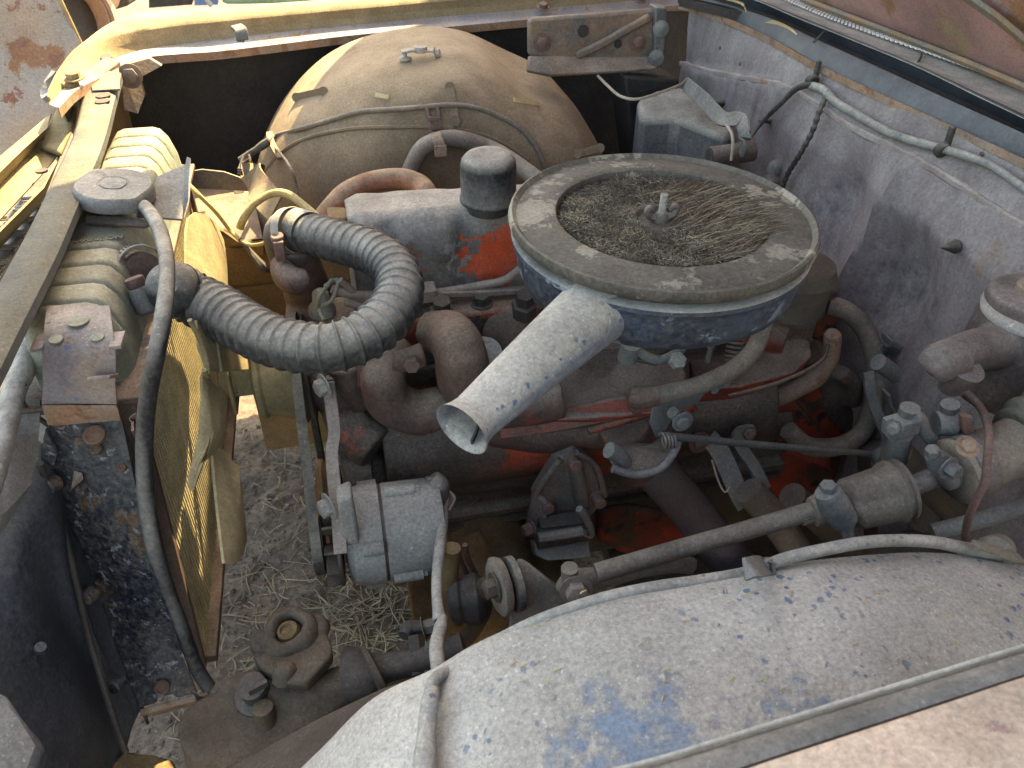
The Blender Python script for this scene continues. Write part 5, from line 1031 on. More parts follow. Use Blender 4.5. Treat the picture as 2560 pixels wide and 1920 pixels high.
mb = MB().tube(PS([(1790, 830), (1780, 860), (1768, 905)], y=.90), [.0035, .0035, .0045], 8); mb.lathe(P(1782, 850, y=.90), (0, .2, -1), [(.006, 0), (.006, .015)], 8); tag(build('throttle_rod', mb, M['alu']), 'short pale rod beside the coil spring', 'rod')
mb = MB(); w3 = [P(1912, 795, y=.86), P(1905, 830, y=.84), P(1880, 880, y=.82), P(1830, 925, y=.80), P(1750, 962, y=.79), P(1660, 985, y=.78), P(1612, 992, y=.775)]
t = thing('vent_hose', 'grey speckled hose curving from under the air cleaner to a cast elbow', 'hose', w3[3]); mb.tube(w3, .0125, 16); build('hose', mb, M['hosegrey'], t)
mb = MB(); mb.tube([P(1640, 988, y=.775), P(1600, 995, y=.775), P(1580, 992, y=.78)], [.014, .016, .016], 14); mb.tube([P(1585, 975, y=.78), P(1590, 1010, y=.775), P(1600, 1015, y=.775)], .012, 10); build('elbow', mb, M['cast'], t)
# heater hose right
mb = MB(); w3 = [P(2075, 765, y=1.02), P(2120, 780, y=1.0), P(2165, 830, y=.98), P(2190, 910, y=.95), P(2186, 1000, y=.92), P(2155, 1080, y=.90), P(2095, 1115, y=.89), P(2020, 1115, y=.89), P(1970, 1075, y=.90)]
mb.tube(w3, [mpp(p)*24 for p in w3], 18)
tag(build('heater_hose', mb, M['hosegrey']), 'thick brown grey heater hose bowing down in front of the firewall', 'hose')

# ---- throttle linkage
tb = thing('throttle_bellcrank', 'grey stamped bellcrank and bracket with long thin rod', 'linkage', P(1680, 1090, y=.78))
yt = .79
mb = MB().prism(PS([(1632, 1020), (1650, 1000), (1700, 995), (1722, 985), (1738, 955), (1820, 945), (1832, 952), (1822, 966), (1762, 985), (1745, 1010), (1690, 1030), (1660, 1090), (1640, 1095), (1625, 1060)], y=yt), (0, .005, 0)); build('stamped_lever', mb, M['zinc'], tb, bevel=.0015)
mb = MB().prism(PS([(1680, 1050), (1718, 1030), (1732, 1060), (1700, 1078)], y=yt-.03), (0, .004, 0)); build('pivot_plate', mb, M['zinc'], tb, bevel=.001); build('rivet', MB().lathe(P(1783, 970, y=yt-.003), (0, -1, 0), [(.006, 0), (.006, .006)], 8), M['zinc'], tb)
mb = MB().tube(PS([(1680, 1030), (1705, 1050)], y=yt-.02), .009, 10, sm=2); mb.bolt(P(1706, 1054, y=yt-.032), (0, -1, .1), .010, .006); build('pivot', mb, M['zinc'], tb, bevel=.001)
mb = MB(); tl = []
for i in range(60): a = i/60*4*2*math.pi; tl.append(P(1655+i*.55, 1100+i*.02, y=yt-.015)+V((0, math.cos(a), math.sin(a)))*.010)
mb.tube(tl, .002, 6, 1); build('coil', mb, M['line'], tb)
mb = MB().tube([P(1668, 1090, y=.775), P(1900, 1112, y=.81), P(2190, 1135, y=.85)], .0058, 10); build('rod', mb, M['zinc'], tb)
mb = MB().strap([P(2170, 930, y=.90), P(2180, 1000, y=.88), P(2215, 1090, y=.86), P(2205, 1130, y=.85)], .018, .006, (1, 0, 0)); mb.lathe(P(2200, 1140, y=.84), (0, -1, 0), [(.016, -.006), (.016, .01), (.006, .014)], 14); build('clutch_lever', mb, M['zinc'], tb, bevel=.001)

# ---- exhaust downpipe and flange
xt = thing('exhaust_downpipe', 'dark purple brown exhaust pipe leaving a curled flange towards the frame', 'exhaust pipe', P(1800, 1400, y=.82))
mb = MB(); w3 = [P(1625, 1165, y=.85), P(1660, 1200, y=.84), P(1730, 1280, y=.82), P(1810, 1380, y=.78), P(1880, 1470, y=.75)]; mb.tube(w3, [mpp(p)*54 for p in w3], 24); build('pipe', mb, M['purpipe'], xt)
mb = MB().prism([P(1520, 1122, y=.80), P(1560, 1120, y=.80), P(1640, 1118, y=.81), P(1684, 1085, y=.82), P(1696, 1100, y=.80), P(1680, 1140, y=.78), P(1640, 1172, y=.77), P(1560, 1180, y=.77), P(1528, 1160, y=.78)], (0, .02, -.008)); mb.warp(.003, 20); build('flange', mb, M['cast'], xt, bevel=.004)
mb = MB().tube([P(1532, 1172, y=.77), P(1590, 1186, y=.765), P(1650, 1172, y=.765), P(1685, 1130, y=.775), P(1698, 1092, y=.79)], .006, 10); mb.tube(PS([(1522, 1125), (1550, 1140), (1560, 1160)], y=.785), .012, 10); build('flange_lip', mb, M['zinc'], xt)
# ---- clutch cross shaft
zt_ = thing('clutch_cross_shaft', 'grey clutch cross shaft with open forked bracket', 'cross shaft', P(1950, 1380, y=.75))
mb = MB(); w3 = [P(1870, 1225, y=.78), P(1930, 1290, y=.76), P(2000, 1390, y=.73), P(2040, 1460, y=.71)]; mb.tube(w3, [mpp(p)*39 for p in w3], 20); build('tube', mb, M['coupler'], zt_)
fk = [(1775, 1090), (1800, 1080), (1870, 1180), (1890, 1195), (1905, 1185), (1838, 1070), (1850, 1062), (1880, 1066)]
mb = MB().strap([P(1770, 1095, y=.86), P(1800, 1130, y=.84), P(1845, 1230, y=.80), P(1865, 1265, y=.785)], .03, .007, (1, 0, .3), 4); mb.strap([P(1880, 1075, y=.86), P(1850, 1082, y=.86), P(1846, 1110, y=.85), P(1880, 1160, y=.83), P(1905, 1205, y=.81), P(1905, 1215, y=.80), P(1870, 1215, y=.79)], .022, .006, (1, 0, -.4), 4); build('fork', mb, M['zinc'], zt_, bevel=.001)
build('bolt', MB().bolt(P(1748, 1105, y=.86), (0, -1, .2), .012, .010), M['cast'], zt_); build('bolt', MB().bolt(P(1868, 1082, y=.86), (0, -1, .4), .010, .008), M['cast'], zt_)
mb = MB().tube([P(1780, 1150, y=.80), P(1795, 1200, y=.79), P(1812, 1230, y=.78), P(1825, 1215, y=.78)], .0015, 6); build('cotter_wire', mb, M['wirew'], zt_)
for q in ((1330, 1560, 1545, 1400), ):
    pass
# ---- steering
sh = thing('steering_shaft', 'steering shaft with greasy coupler and clamp running across the near side', 'steering shaft', P(1950, 1380, y=.6))
ys = .56
w3 = [P(1490, 1432, y=.57), P(1700, 1372, y=.57), P(1900, 1316, y=.565), P(2060, 1268, y=.56)]
mb = MB().tube(w3, [mpp(p)*24 for p in w3], 18); build('lower_shaft', mb, M['coupler'], sh)
mb = MB(); a = P(2058, 1285, y=ys)
dsx = (P(2360, 1185, y=.555)-P(1700, 1372, y=.57)).normalized()
mb.lathe(P(2052, 1275, y=ys), dsx, [(.012, -.012), (.017, -.010), (.020, 0), (.020, .012), (.014, .016)], 20)
for k in range(18):
    a_ = k*math.pi/9; u4, w4, _ = frame(dsx); dd = u4*math.cos(a_)+w4*math.sin(a_); mb.box(P(2052, 1275, y=ys)-dsx*.018+dd*.011, (.014, .0012, .0016), dsx, dd)
build('splined_collar', mb, M['coupler'], sh)
mb = MB().tube([P(2068, 1228, y=.545), P(2085, 1262, y=.54), P(2110, 1300, y=.535)], [.014, .0175, .0155], 16); mb.bolt(P(2070, 1225, y=.545), (-.2, .1, 1), .009, .008, False); mb.lathe(P(2112, 1304, y=.535), (.3, -.4, -1), [(.010, 0), (.010, .006), (.007, .007), (.007, .018)], 12); build('pinch_clamp', mb, M['zinc'], sh)
cA = P(2120, 1262, y=ys)
mb = MB(); prf = []
rings = []
u4, w4, _ = frame(dsx)
def cring(h, r, sq=0): 
    out = []
    for q in range(40):
        a_ = q*2*math.pi/40; k = 1+sq*(abs(math.cos(2*a_))-.3)*.25; out.append(cA+dsx*h+(u4*math.cos(a_)+w4*math.sin(a_))*r*k)
    return out
rings = [cring(-.006, .018), cring(-.002, .026, .5), cring(.004, .029, 1), cring(.02, .030, 1), cring(.038, .031, 1), cring(.046, .033, .5), cring(.050, .037), cring(.056, .038), cring(.058, .034), cring(.062, .034), cring(.064, .037), cring(.068, .036), cring(.071, .028), cring(.072, .012)]
mb.loft(rings); build('coupler_body', mb, M['coupler'], sh, ang=35)
w3 = [P(2265, 1222, y=.555), P(2330, 1195, y=.555), P(2385, 1178, y=.553)]; mb = MB().tube(w3, [mpp(p)*26 for p in w3], 18); build('upper_shaft', mb, M['master'], sh)
mb = MB().tube([P(2330, 1135, y=.55), P(2352, 1160, y=.545), P(2378, 1205, y=.54)], [.009, .0145, .011], 14); mb.bolt(P(2330, 1138, y=.545), (-.3, 0, 1), .008, .010, False); mb.bolt(P(2370, 1168, y=.53), (.2, -1, .1), .009, .012); mb.tube([P(2370, 1210, y=.545), P(2395, 1200, y=.54), P(2392, 1170, y=.54)], .008, 10); build('pinch_clamp', mb, M['zinc'], sh)
# steering column and jacket
co = thing('steering_column', 'steering column jacket with bolt head and olive rubber boot at the firewall', 'steering column', P(2480, 1180, y=.55))
q0 = P(2385, 1180, y=.553); dcol = (P(2540, 1115, y=.56)-q0).normalized()
mb = MB().lathe(q0, dcol, [(.020, -.006), (.036, -.004), (.040, 0), (.040, .006), (.036, .007), (.037, .012), (.034, .014), (.034, .085)], 40); build('jacket', mb, M['coupler'], co)
mb = MB().lathe(q0+dcol*.010, dcol, [(.0375, 0), (.0385, .002), (.0385, .02), (.0375, .022)], 40); build('retaining_band', mb, M['master'], co)
mb = MB().lathe(q0+dcol*.085, dcol, [(.036, 0), (.042, .002), (.045, .006), (.042, .010), (.044, .014), (.050, .018), (.052, .024), (.048, .028), (.055, .05), (.062, .058), (.058, .066), (.085, .15), (.09, .30)], 44); build('rubber_boot', mb, M['boot'], co)
mb = MB().bolt(P(2416, 1118, y=.515), (-.1, -.5, .9), .0085, .006); build('bolt', mb, M['rustyflange'], co)
# shift levers and rods
lv = thing('shift_linkage', 'grey shift levers and pivot pins beside the steering column', 'linkage', P(2300, 1100, y=.6))
def pin(mb, p, q, r, y, r2=None): mb.tube([P(*p, y=y), P(*q, y=y)], [r, r2 or r], 14, sm=1)
mb = MB(); pin(mb, (2276, 1018), (2262, 1062), .0115, .60); mb.box(P(2252, 1064, y=.595), (.034, .022, .022), (1, 0, .2)); mb.bolt(P(2238, 1065, y=.58), (-.8, -.6, 0), .007, .010); pin(mb, (2255, 1085), (2235, 1160), .0125, .60, .014); build('pivot_pin', mb, M['zinc'], lv, bevel=.003)
mb = MB(); pxt(mb, [(2282, 1042), (2300, 1050), (2315, 1085), (2345, 1108), (2372, 1088), (2400, 1085)], [22, 18, 16, 18, 16, 14], y=.59); build('swan_lever', mb, M['zinc'], lv, vox=.0022)
mb = MB(); pin(mb, (2376, 1010), (2368, 1060), .0105, .60); mb.lathe(P(2374, 1056, y=.595), (.9, -.2, .1), [(.014, -.016), (.016, 0), (.018, .003), (.012, .005), (.017, .008), (.012, .016)], 20); build('second_pin', mb, M['zinc'], lv)
mb = MB(); mb.prism(PS([(2405, 1040), (2435, 1045), (2430, 1060), (2440, 1095), (2420, 1100), (2408, 1075)], y=.57), (0, .008, 0)); build('bent_bracket', mb, M['rustpipe'], lv, bevel=.001)
mb = MB(); pxt(mb, [(2380, 1090), (2420, 1082), (2450, 1100), (2475, 1130)], [12, 13, 11, 10], y=.60); build('curved_lever', mb, M['zinc'], lv)
# brake master cylinder
ms = thing('brake_master_cylinder', 'dark cast brake master cylinder with pale peeling lid at the right edge', 'master cylinder', P(2450, 960, y=.72))
mcx = P(2560, 765, y=.70); 
mb = MB().lathe(P(2560, 860, y=.70)+V((0, 0, -.05)), (-.05, .05, 1), [(.060, -.03), (.070, -.01), (.068, .05), (.060, .10), (.056, .125)], 44); mb.tube([P(2330, 905, y=.655), P(2380, 890, y=.66), P(2470, 870, y=.68), P(2640, 850, y=.72)], [.020, .023, .028, .036], 22); build('reservoir', mb, M['master'], ms, vox=.004)
cl_ = P(2578, 778, y=.70)
mb = MB().lathe(cl_+V((.004, 0, .004)), (-.02, -.02, 1), [(.052, -.012), (.060, -.010), (.062, -.004), (.060, .002), (.040, .006), (.030, .010), (.028, .012)], 44); build('lid', mb, M['mlid'], ms)
mb = MB().lathe(cl_+V((.012, .01, .012)), (-.02, -.02, 1), [(.026, -.002), (.028, .0), (.028, .016), (.022, .022), (.008, .024)], 24, wob=lambda a, h: 1+.04*math.cos(6*a)); build('lid_bolt', mb, M['rustyflange'], ms)
w3 = [P(2330, 925, y=.65), P(2348, 910, y=.65), P(2385, 900, y=.655)]; mb = MB().tube(w3, [.0215, .024, .026], 20); mb.lathe(P(2380, 958, y=.645), (.1, -.3, 1), [(.013, -.01), (.014, .0), (.020, .012), (.022, .03)], 16); build('outlet_boss', mb, M['master'], ms)
mb = MB().lathe(P(2388, 960, y=.64), (.5, 0, -.8), [(.010, -.012), (.011, 0), (.011, .012), (.008, .014)], 6); build('flare_nut', mb, M['rustpipe'], ms)
w3 = [P(2390, 965, y=.64), P(2420, 985, y=.63), P(2455, 1025, y=.60), P(2472, 1080, y=.55), P(2468, 1150, y=.505), P(2460, 1210, y=.49), P(2435, 1260, y=.49), P(2418, 1310, y=.50), P(2412, 1370, y=.51)]
mb = MB().tube(w3, [mpp(p)*10 for p in w3], 12); tag(build('brake_tube', mb, M['rustpipe']), 'rusty brake tube curving down from the master cylinder across the column', 'brake tube')
# bracket on the firewall by the heater hose
kb = thing('pedal_bracket', 'pale grey stamped bracket with rod on the lower firewall', 'bracket', P(2240, 950, y=.95))
mb = MB().prism(PS([(2215, 870), (2225, 850), (2240, 860), (2262, 862), (2268, 870), (2250, 975), (2240, 985), (2228, 975), (2232, 960), (2240, 870)], y=.93), (0, .02, 0)); mb.prism(PS([(2200, 870), (2212, 852), (2226, 854), (2222, 890), (2202, 905)], y=.95), (0, .02, 0)); mb.prism(PS([(2230, 850), (2262, 868), (2258, 880), (2226, 864)], y=.92), (0, .03, 0)); build('stamped_bracket', mb, M['zinc'], kb, bevel=.002)
mb = MB().tube(PS([(2195, 905), (2225, 925), (2245, 940)], y=.91), .014, 14); build('push_rod', mb, M['zinc'], kb)
mb = MB().strap(PS([(2215, 980), (2222, 1010), (2240, 1030), (2262, 1048)], y=.88), .02, .004, (0, 1, 0)); build('lower_tab', mb, M['rail'], kb)
# dark lower firewall/toe board clutter, pipes
mb = MB().prism([P(2180, 1130, y=.85), P(2330, 1060, y=.85), P(2600, 1150, y=.72), P(2620, 1500, y=.62), P(2330, 1500, y=.66), P(2200, 1380, y=.75)], (.02, .06, -.04)); tag(build('toe_board', mb.warp(.005, 8), M['master']), 'dark sloping toe board behind the steering column', 'toe board')
fr = thing('frame_rails', 'greasy brown chassis rail and crossmember deep in the bay', 'chassis', (.3, .75, .1))
mb = MB().prism([V((-.25, .56, .36)), V((1.0, .60, .40)), V((1.0, .74, .40)), V((-.25, .70, .36))], (0, 0, -.13)); build('side_rail', mb.warp(.004, 6), M['frame'], fr, bevel=.01)
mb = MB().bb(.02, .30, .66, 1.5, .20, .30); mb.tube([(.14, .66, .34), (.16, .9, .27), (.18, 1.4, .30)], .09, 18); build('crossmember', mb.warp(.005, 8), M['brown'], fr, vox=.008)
mb = MB().bb(.4, .95, .8, 1.4, .16, .2); build('gearbox_tunnel_floor', mb.warp(.006, 8), M['frame'], fr)
mb = MB().tube([P(2330, 1330, y=.60), P(2450, 1300, y=.59), P(2620, 1250, y=.58)], .0115, 14); tag(build('clutch_rod', mb, M['zinc']), 'plain grey rod entering from the right edge above the near wheel arch', 'rod')
for k, q in enumerate([[(2240, 1130), (2300, 1190), (2380, 1270), (2480, 1360)], [(1980, 1240), (2080, 1330), (2140, 1400)], [(2310, 1290), (2420, 1350), (2520, 1420)]]):
    mb = MB().tube(PS(q, y=.68+.02*k), [.022, .02, .026][k], 14); build('brace_tube', mb, M['frame'], fr)

# ---- upper control arm assembly
ua = thing('upper_control_arm', 'dusty cone shaped upper control arm mount with bolt and shaft', 'suspension arm', P(1320, 1560, y=.6))
yc = .62
rows = [[P(1290, 1398, y=yc), P(1300, 1396, y=yc), P(1312, 1402, y=yc)], [P(1262, 1490, y=yc-.01), P(1310, 1480, y=yc-.05), P(1360, 1450, y=yc-.01)], [P(1250, 1560, y=yc-.03), P(1330, 1560, y=yc-.09), P(1420, 1500, y=yc-.02)], [P(1245, 1620, y=yc-.04), P(1340, 1620, y=yc-.10), P(1470, 1560, y=yc-.03)]]
mb = MB().loft([[P(1293, 1396, y=yc), P(1305, 1395, y=yc), P(1310, 1398, y=yc+.02), P(1296, 1399, y=yc+.02)], [P(1283, 1420, y=yc-.01), P(1326, 1410, y=yc-.01), P(1330, 1430, y=yc+.05), P(1285, 1440, y=yc+.05)], [P(1276, 1500, y=yc-.03), P(1375, 1452, y=yc-.03), P(1390, 1460, y=yc+.06), P(1280, 1500, y=yc+.06)], [P(1268, 1620, y=yc-.05), P(1480, 1540, y=yc-.05), P(1480, 1560, y=yc+.08), P(1260, 1600, y=yc+.08)]]); mb.warp(.0015, 20); build('cone_bracket', mb, M['coupler'], ua, bevel=.008)
pb = P(1250, 1465, y=.60); 
mb = MB().lathe(pb, (-1, -.15, .05), [(.018, -.008), (.032, -.006), (.035, 0), (.035, .004), (.029, .008)], 36); build('bushing_washer', mb, M['coupler'], ua)
mb = MB().lathe(pb+V((.018, 0, 0)), (-1, -.15, .05), [(.029, -.004), (.033, -.002), (.033, .006), (.028, .008)], 36); build('bushing_rubber', mb, M['rubber2'], ua)
mb = MB().bolt(P(1238, 1468, y=.59), (-1, -.2, .05), .012, .012, True); build('bolt', mb, M['frame'], ua)
mb = MB(); pxt(mb, [(1395, 1475), (1430, 1452), (1470, 1445), (1530, 1440), (1600, 1420), (1680, 1408), (1730, 1415)], [14, 30, 26, 26, 26, 26, 24], y=.58); build('pivot_shaft', mb.warp(.002, 20), M['coupler'], ua, vox=.0035)
mb = MB().tube([P(1424, 1460, y=.575), P(1424, 1420, y=.575)], .010, 12, sm=1); mb.bolt(P(1440, 1475, y=.56), (-.1, -1, .3), .013, .014); build('stud_bolt', mb, M['coupler'], ua)
# steering idler / relay ball area
rb = thing('stabiliser_link', 'black rubber bushing stack on a brown upright link in the lower middle', 'suspension link', P(1200, 1600, y=.66))
mb = MB(); pxt(mb, [(1130, 1370), (1125, 1450), (1135, 1530), (1140, 1590)], [22, 22, 20, 18], y=.68); build('upright_link', mb, M['brown'], rb)
mb = MB().lathe(P(1170, 1500, y=.66), (1, -.1, .05), [(.015, -.026), (.024, -.022), (.030, -.012), (.027, -.008), (.031, .0), (.033, .012), (.026, .022), (.016, .026)], 28, wob=lambda a, h: 1+.05*math.sin(5*a)); build('rubber_bushing', mb, M['dark'], rb)
mb = MB(); pxt(mb, [(1215, 1460), (1205, 1520), (1185, 1570), (1160, 1600)], [20, 22, 22, 20], y=.65); build('dark_arm', mb.warp(.003, 30), M['gearbox'], rb)
mb = MB(); mb.tube([P(1150, 1350, y=.84), P(1180, 1430, y=.80), P(1230, 1510, y=.76), P(1260, 1600, y=.72)], [.035, .04, .045, .045], 16); tag(build('frame_horn', mb.warp(.003, 12), M['brown']), 'orange brown curved frame horn glowing below the engine', 'frame horn')  # glow is only the orange brown of the colour
for k, dx_ in enumerate((0, 22)):
    mb = MB().tube(PS([(1140+dx_, 1362), (1150+dx_, 1400), (1175+dx_, 1450), (1192+dx_, 1490)], y=.72), .004, 8); tag(build('brake_pipe', mb, M['cast']), ['left of two thin pipes running down beside the brown frame horn', 'right of two thin pipes running down beside the brown frame horn'][k], 'pipe')

# ---- steering gear box
sg = thing('steering_gearbox', 'oily dirt caked steering gear box with plug and adjuster on the ground side', 'steering box', P(760, 1800, z=.4))
def G(px, py, z): return P(px, py, z=z)
mb = MB().prism([G(540, 1760, .50), G(560, 1700, .50), G(640, 1690, .50), (G(720, 1705, .50)), G(800, 1700, .50), G(870, 1640, .50), G(885, 1700, .50), G(875, 1760, .50), G(700, 1860, .50), G(560, 1920, .50), G(530, 1830, .50)], (0, 0, -.09))
mb.lathe(G(560, 1840, .47), (0, 0, 1), [(.05, -.03), (.045, .03)], 20); mb.tube([G(640, 1730, .49), G(760, 1760, .49), G(870, 1720, .49)], .03, 14); mb.tube([G(560, 1740, .50), G(590, 1715, .50), G(640, 1705, .50)], .014, 10); build('casting', mb.warp(.008, 16), M['gearbox'], sg, vox=.0045)
mb = MB().prism([G(630, 1620, .545), G(690, 1550, .54), G(740, 1530, .545), G(800, 1545, .545), G(830, 1600, .545), G(835, 1640, .545), G(760, 1710, .545), G(720, 1708, .545), G(640, 1665, .545)], (0, 0, -.02)); build('cover_plate', mb.warp(.006, 22), M['gearbox'], sg, vox=.0035)
mb = MB().prism([G(635, 1640, .52), G(760, 1716, .52), G(722, 1720, .52), G(640, 1675, .52)], (0, 0, -.01)); build('gasket', mb, M['dark'], sg)
mb = MB().lathe(G(722, 1578, .55), (-.1, -.2, 1), [(.034, -.012), (.033, .000), (.029, .007), (.024, .010), (.019, .009), (.016, .004), (.015, -.006)], 30, wob=lambda a, h: 1+.05*math.sin(3*a+1)); build('seal_ring', mb.warp(.003, 50), M['gearbox'], sg, ang=70)
mb = MB().lathe(G(716, 1574, .555), (-.15, -.15, 1), [(.014, -.008), (.012, -.001), (.008, .001), (.006, -.003)], 12); build('plug', mb.warp(.002, 60), M['brown'], sg)
for q in ((655, 1610), (795, 1565), (710, 1680)): mb = MB().lathe(G(*q, .545), (0, -.1, 1), [(.015, -.006), (.013, .004), (.010, .008), (.004, .009)], 12); build('cover_bolt', mb.warp(.003, 70), M['gearbox'], sg, ang=60)
mb = MB().lathe(G(648, 1735, .505), (-.1, -.25, 1), [(.028, -.005), (.027, .006), (.017, .008), (.016, .03), (.012, .032)], 24); mb.box(G(645, 1718, .54), (.022, .005, .008), (1, .4, 0)); build('adjuster_screw', mb, M['dark'], sg)
mb = MB().lathe(G(662, 1790, .51), (0, .1, 1), [(.012, -.03), (.012, .015), (.008, .017)], 14, wob=None); build('stud', mb, M['gearbox'], sg)
mb = MB().tube([P(880, 1700, z=.50), P(920, 1690, z=.505), P(960, 1672, z=.51), P(1000, 1662, z=.515), P(1075, 1645, z=.52), P(1160, 1615, z=.53)], [.040, .034, .018, .017, .017, .018], 20); build('input_shaft', mb.warp(.002, 20), M['dark'], sg)
mb = MB().lathe(P(930, 1688, z=.505), (1, .35, .1), [(.030, -.003), (.036, 0), (.036, .006), (.030, .008)], 26); build('dust_seal', mb, M['frame'], sg)
cu = bpy.data.curves.new('txt', 'FONT'); cu.body = 'S'; cu.size = .03; cu.extrude = .002; cu.align_x = 'CENTER'; cu.align_y = 'CENTER'
to = bpy.data.objects.new('txt', cu); C.objects.link(to); dg = bpy.context.evaluated_depsgraph_get(); me = bpy.data.meshes.new_from_object(to.evaluated_get(dg)); bpy.data.objects.remove(to)
me.materials.clear(); me.materials.append(M['gearbox']); lo = bpy.data.objects.new('cast_letter', me); C.objects.link(lo); lo.parent = sg; lo.location = G(790, 1722, .502)-V(sg.location)
fl_ = thing('flexible_coupling', 'black flexible steering coupling with bolts right of the gear box', 'coupling', P(1040, 1650, z=.5))
mb = MB(); pxt(mb, [(1010, 1590), (1025, 1570), (1060, 1568)], [16, 20, 14], z=.54); mb.prism([P(1020, 1590, z=.545), P(1045, 1585, z=.545), P(1058, 1680, z=.52), P(1030, 1690, z=.52)], (.0, 0, -.02)); build('flange', mb, M['dark'], fl_, bevel=.003)
mb = MB(); mb.prism([P(1062, 1600, z=.545), P(1085, 1590, z=.545), P(1080, 1680, z=.52), P(1060, 1685, z=.52)], (0, 0, -.02)); mb.bolt(P(1058, 1572, z=.55), (1, 0, .2), .010, .02); build('rubber_disc', mb, M['rubber2'], fl_, bevel=.003)

# ================================================================== NEAR SIDE
# wheel arch near
nt_ = thing('near_wheel_arch', 'broad pale dusty near wheel arch with blue paint showing through washed spots', 'wheel arch', (.35, .33, .2))
sil = [(640, 2040), (720, 1950), (800, 1870), (927, 1752), (1078, 1680), (1180, 1622), (1306, 1570), (1517, 1503), (1700, 1466), (1913, 1424), (2040, 1398), (2250, 1380), (2377, 1380), (2480, 1392), (2560, 1410), (2700, 1470)]
ysil = .43
e0 = [P(a, b, y=ysil) for a, b in sil]; e0 = smooth(e0, 6)[0]
rows = []
for k, (dy, dz, sx) in enumerate([(.03, -.30, 1), (.025, -.10, 1), (.012, -.02, 1), (.004, -.005, 1), (-.006, .0005, 1), (-.03, .006, 1), (-.07, .008, 1), (-.12, .004, 1), (-.17, -.008, 1), (-.23, -.03, 1), (-.30, -.08, 1)]):
    cxx = .33
    rows.append([V((cxx+(p.x-cxx)*(1+.10*max(0, -dy)), ysil+dy, p.z+dz)) for p in e0])
for r in rows:
    for p in r: p += noise.noise_vector(p*5)*.006
mb = MB().sheet(rows, .003, (0, 0, 1)); build('arch_shell', mb, M['wheelnear'], nt_, ang=60)
BN = bvh(rows)
def onn(px, py, off=0.): return on(BN, px, py, off, .40)
# apron below the arch to the left
mb = MB().sheet([[P(500, 1960, z=.50), P(640, 1880, z=.52), P(800, 1800, z=.54), P(950, 1725, z=.56), P(1080, 1680, z=.58)], [P(560, 2050, z=.55), P(720, 1960, z=.58), P(860, 1870, z=.60), P(980, 1790, z=.62), P(1100, 1740, z=.62)]], .003); build('apron', mb.warp(.003, 10), M['frame'], nt_)
# hose along the shoulder
mb = MB(); hp = [(1090, 1750, .014), (1110, 1700, .014), (1150, 1658, .014), (1220, 1610, .012), (1310, 1562, .010), (1400, 1525, .010), (1520, 1487, .010), (1640, 1462, .010), (1760, 1445, .010), (1870, 1425, .010), (1960, 1392, .011), (2050, 1370, .011), (2160, 1350, .011), (2260, 1345, .011), (2340, 1350, .011), (2400, 1362, .011), (2470, 1375, .011), (2530, 1388, .010)]
w3 = [P(a, b+6, y=.432) for a, b, c in hp]; w3[0] = onn(1080, 1760, .006); w3[1] = onn(1105, 1712, .010)
mb.tube(w3, [mpp(p)*16 for p in w3], 14); tag(build('shoulder_hose', mb, M['tape']), 'grey taped loom following the edge of the near wheel arch', 'loom')
mb = MB().strap([onn(1860, 1424, .012), onn(1885, 1418, .014), onn(1915, 1430, .006), onn(1935, 1438, .003)], .020, .003, (0, 1, 0)); mb.lathe(onn(1922, 1424, .004), (0, 0, 1), [(.008, 0), (.008, .003)], 12); tag(build('loom_retainer', mb, M['zinc']), 'flat grey retainer tab holding the loom on the near arch', 'clip')
mb = MB().strap([P(2440, 1362, y=.42), P(2480, 1375, y=.42), P(2530, 1392, y=.42), P(2552, 1396, y=.42)], .012, .003, (0, 1, 0)); mb.lathe(P(2485, 1385, y=.44), (-1, -.6, .3), [(.016, -.02), (.02, 0), (.012, .012)], 14); tag(build('rear_loom_clip', mb, M['coupler']), 'bent clip and bushing at the right end of the near arch loom', 'clip')
# wide loom draped down
lw = thing('draped_loom', 'pale wide taped loom draped from the alternator down over the near wheel arch', 'wiring loom', onn(1100, 1800))
w3 = [P(1112, 1270, y=.775), P(1108, 1310, y=.74), P(1100, 1370, y=.68), P(1092, 1450, y=.63), P(1095, 1520, y=.58), P(1100, 1550, y=.565)]
mb = MB().tube(w3, [mpp(p)*k for p, k in zip(w3, [8, 12, 14, 13, 14, 18])], 14, rf=lambda L: 1+.06*((L*45) % 1)); build('upper_run', mb, M['tape'], lw)
w3 = [P(1108, 1545, y=.565), P(1100, 1570, y=.545), P(1092, 1620, y=.515), P(1095, 1690, y=.47), onn(1098, 1750, .012), onn(1090, 1810, .014), onn(1085, 1870, .014), onn(1082, 1915, .014), onn(1080, 1990, .014)]
mb = MB().tube(w3, [mpp(p)*k for p, k in zip(w3, [10, 16, 18, 19, 20, 24, 26, 28, 30])], 16, rf=lambda L: 1+.05*((L*40) % 1)); build('lower_run', mb.warp(.0012, 50), M['tape'], lw)
for k in range(3):
    w3 = [P(1112+k*4, 1215+k*6, y=.79), P(1118+k*9, 1245, y=.785), P(1112+k*5, 1275, y=.775)]; mb = MB().tube(w3, .0022, 6); build('loose_wire', mb, M['wirew'] if k != 1 else M['rustpipe'], lw)
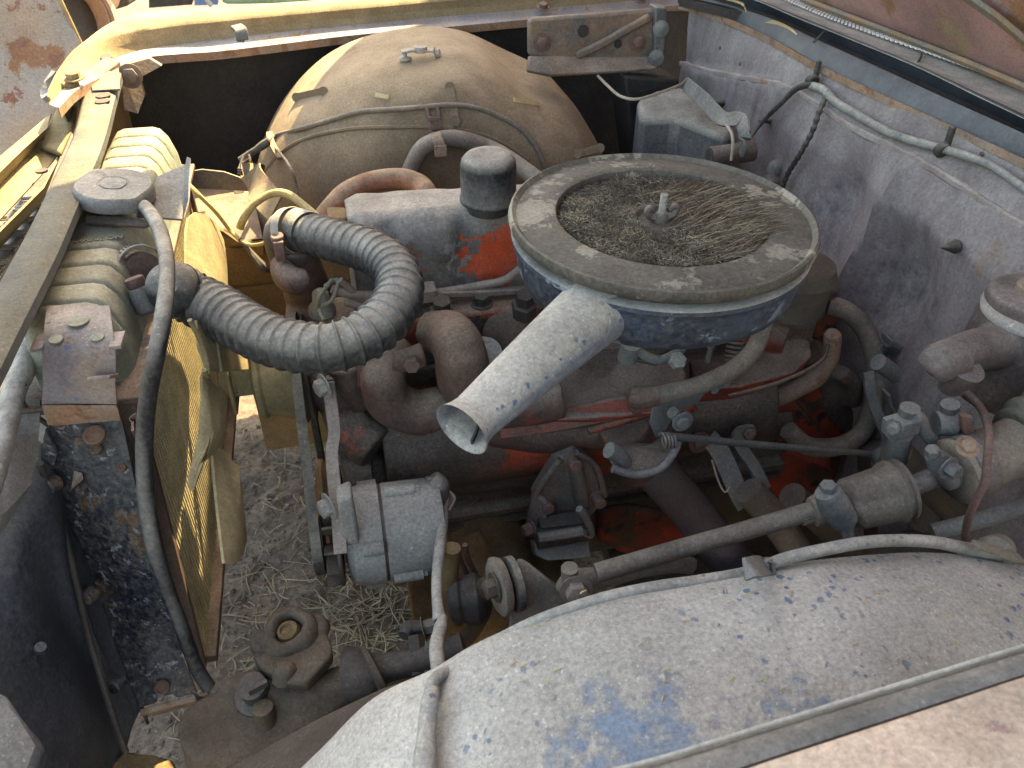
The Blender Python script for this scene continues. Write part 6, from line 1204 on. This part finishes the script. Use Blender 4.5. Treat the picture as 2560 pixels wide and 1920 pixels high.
# bits of straw on the near arch
random.seed(9)
for k in range(40):
    px, py = random.uniform(1150, 2500), random.uniform(1480, 1800)
    if k == 0: px, py = 1855, 1495
    a = onn(px, py, .0015); an = random.uniform(0, 3.1); L = random.uniform(.004, .010) if k else .014
    b = a+V((math.cos(an)*L, math.sin(an)*L*.6, 0)); mb = MB().tube([a, (a+b)/2+V((0, 0, .0008)), b], .0006, 5, sm=2); tag(build('chaff_piece', mb, M['strawlit']), 'tiny straw bit stuck in the dust of the near wheel arch', 'straw', 'straw bits on the near wheel arch')
# near fender with rail
nf = thing('near_fender', 'faded pink tan near fender with a blurred grey inner rail across the lower right corner', 'fender', (.3, .15, .2))
tl_ = [(1000, 2075), (1300, 2000), (1640, 1915), (1900, 1835), (2150, 1757), (2360, 1692), (2560, 1630), (2800, 1560), (3300, 1425)]
bl2 = [(1060, 2160), (1360, 2070), (1700, 1980), (1960, 1895), (2180, 1823), (2380, 1757), (2560, 1697), (2800, 1625), (3300, 1487)]
ta = [P(a, b, z=.945) for a, b in tl_]; tb_ = [P(a, b, z=.950) for a, b in bl2]
rows = [smooth([p+V((0, .006, -.09)) for p in ta], 6)[0], smooth([p+V((0, .004, -.004)) for p in ta], 6)[0], smooth(ta, 6)[0], smooth([a.lerp(b, .12)+V((0, 0, .0015)) for a, b in zip(ta, tb_)], 6)[0], smooth([a.lerp(b, .55)+V((0, 0, .004)) for a, b in zip(ta, tb_)], 6)[0], smooth([a.lerp(b, .9)+V((0, 0, .002)) for a, b in zip(ta, tb_)], 6)[0]]
mb = MB().sheet(rows, .002); build('inner_rail', mb, M['rail'], nf, ang=50)
mb = MB().tube(smooth([p+V((0, .003, .001)) for p in ta], 6)[0], .0012, 8, sm=1); build('worn_edge', mb, M['railedge'], nf)  # thin pale strip along the rail's top edge
rows = [smooth([a.lerp(b, .9)+V((0, 0, -.003)) for a, b in zip(ta, tb_)], 6)[0], smooth([p+V((0, 0, .002)) for p in tb_], 6)[0], smooth([p+V((0, -.03, .006)) for p in tb_], 6)[0], smooth([p+V((0, -.10, .004)) for p in tb_], 6)[0], smooth([p+V((0, -.17, -.02)) for p in tb_], 6)[0], smooth([p+V((0, -.21, -.10)) for p in tb_], 6)[0], smooth([p+V((0, -.22, -.5)) for p in tb_], 6)[0]]
mb = MB().sheet(rows, .002, (0, -.3, 1)); build('fender_skin', mb, M['pinkfender'], nf, ang=50)
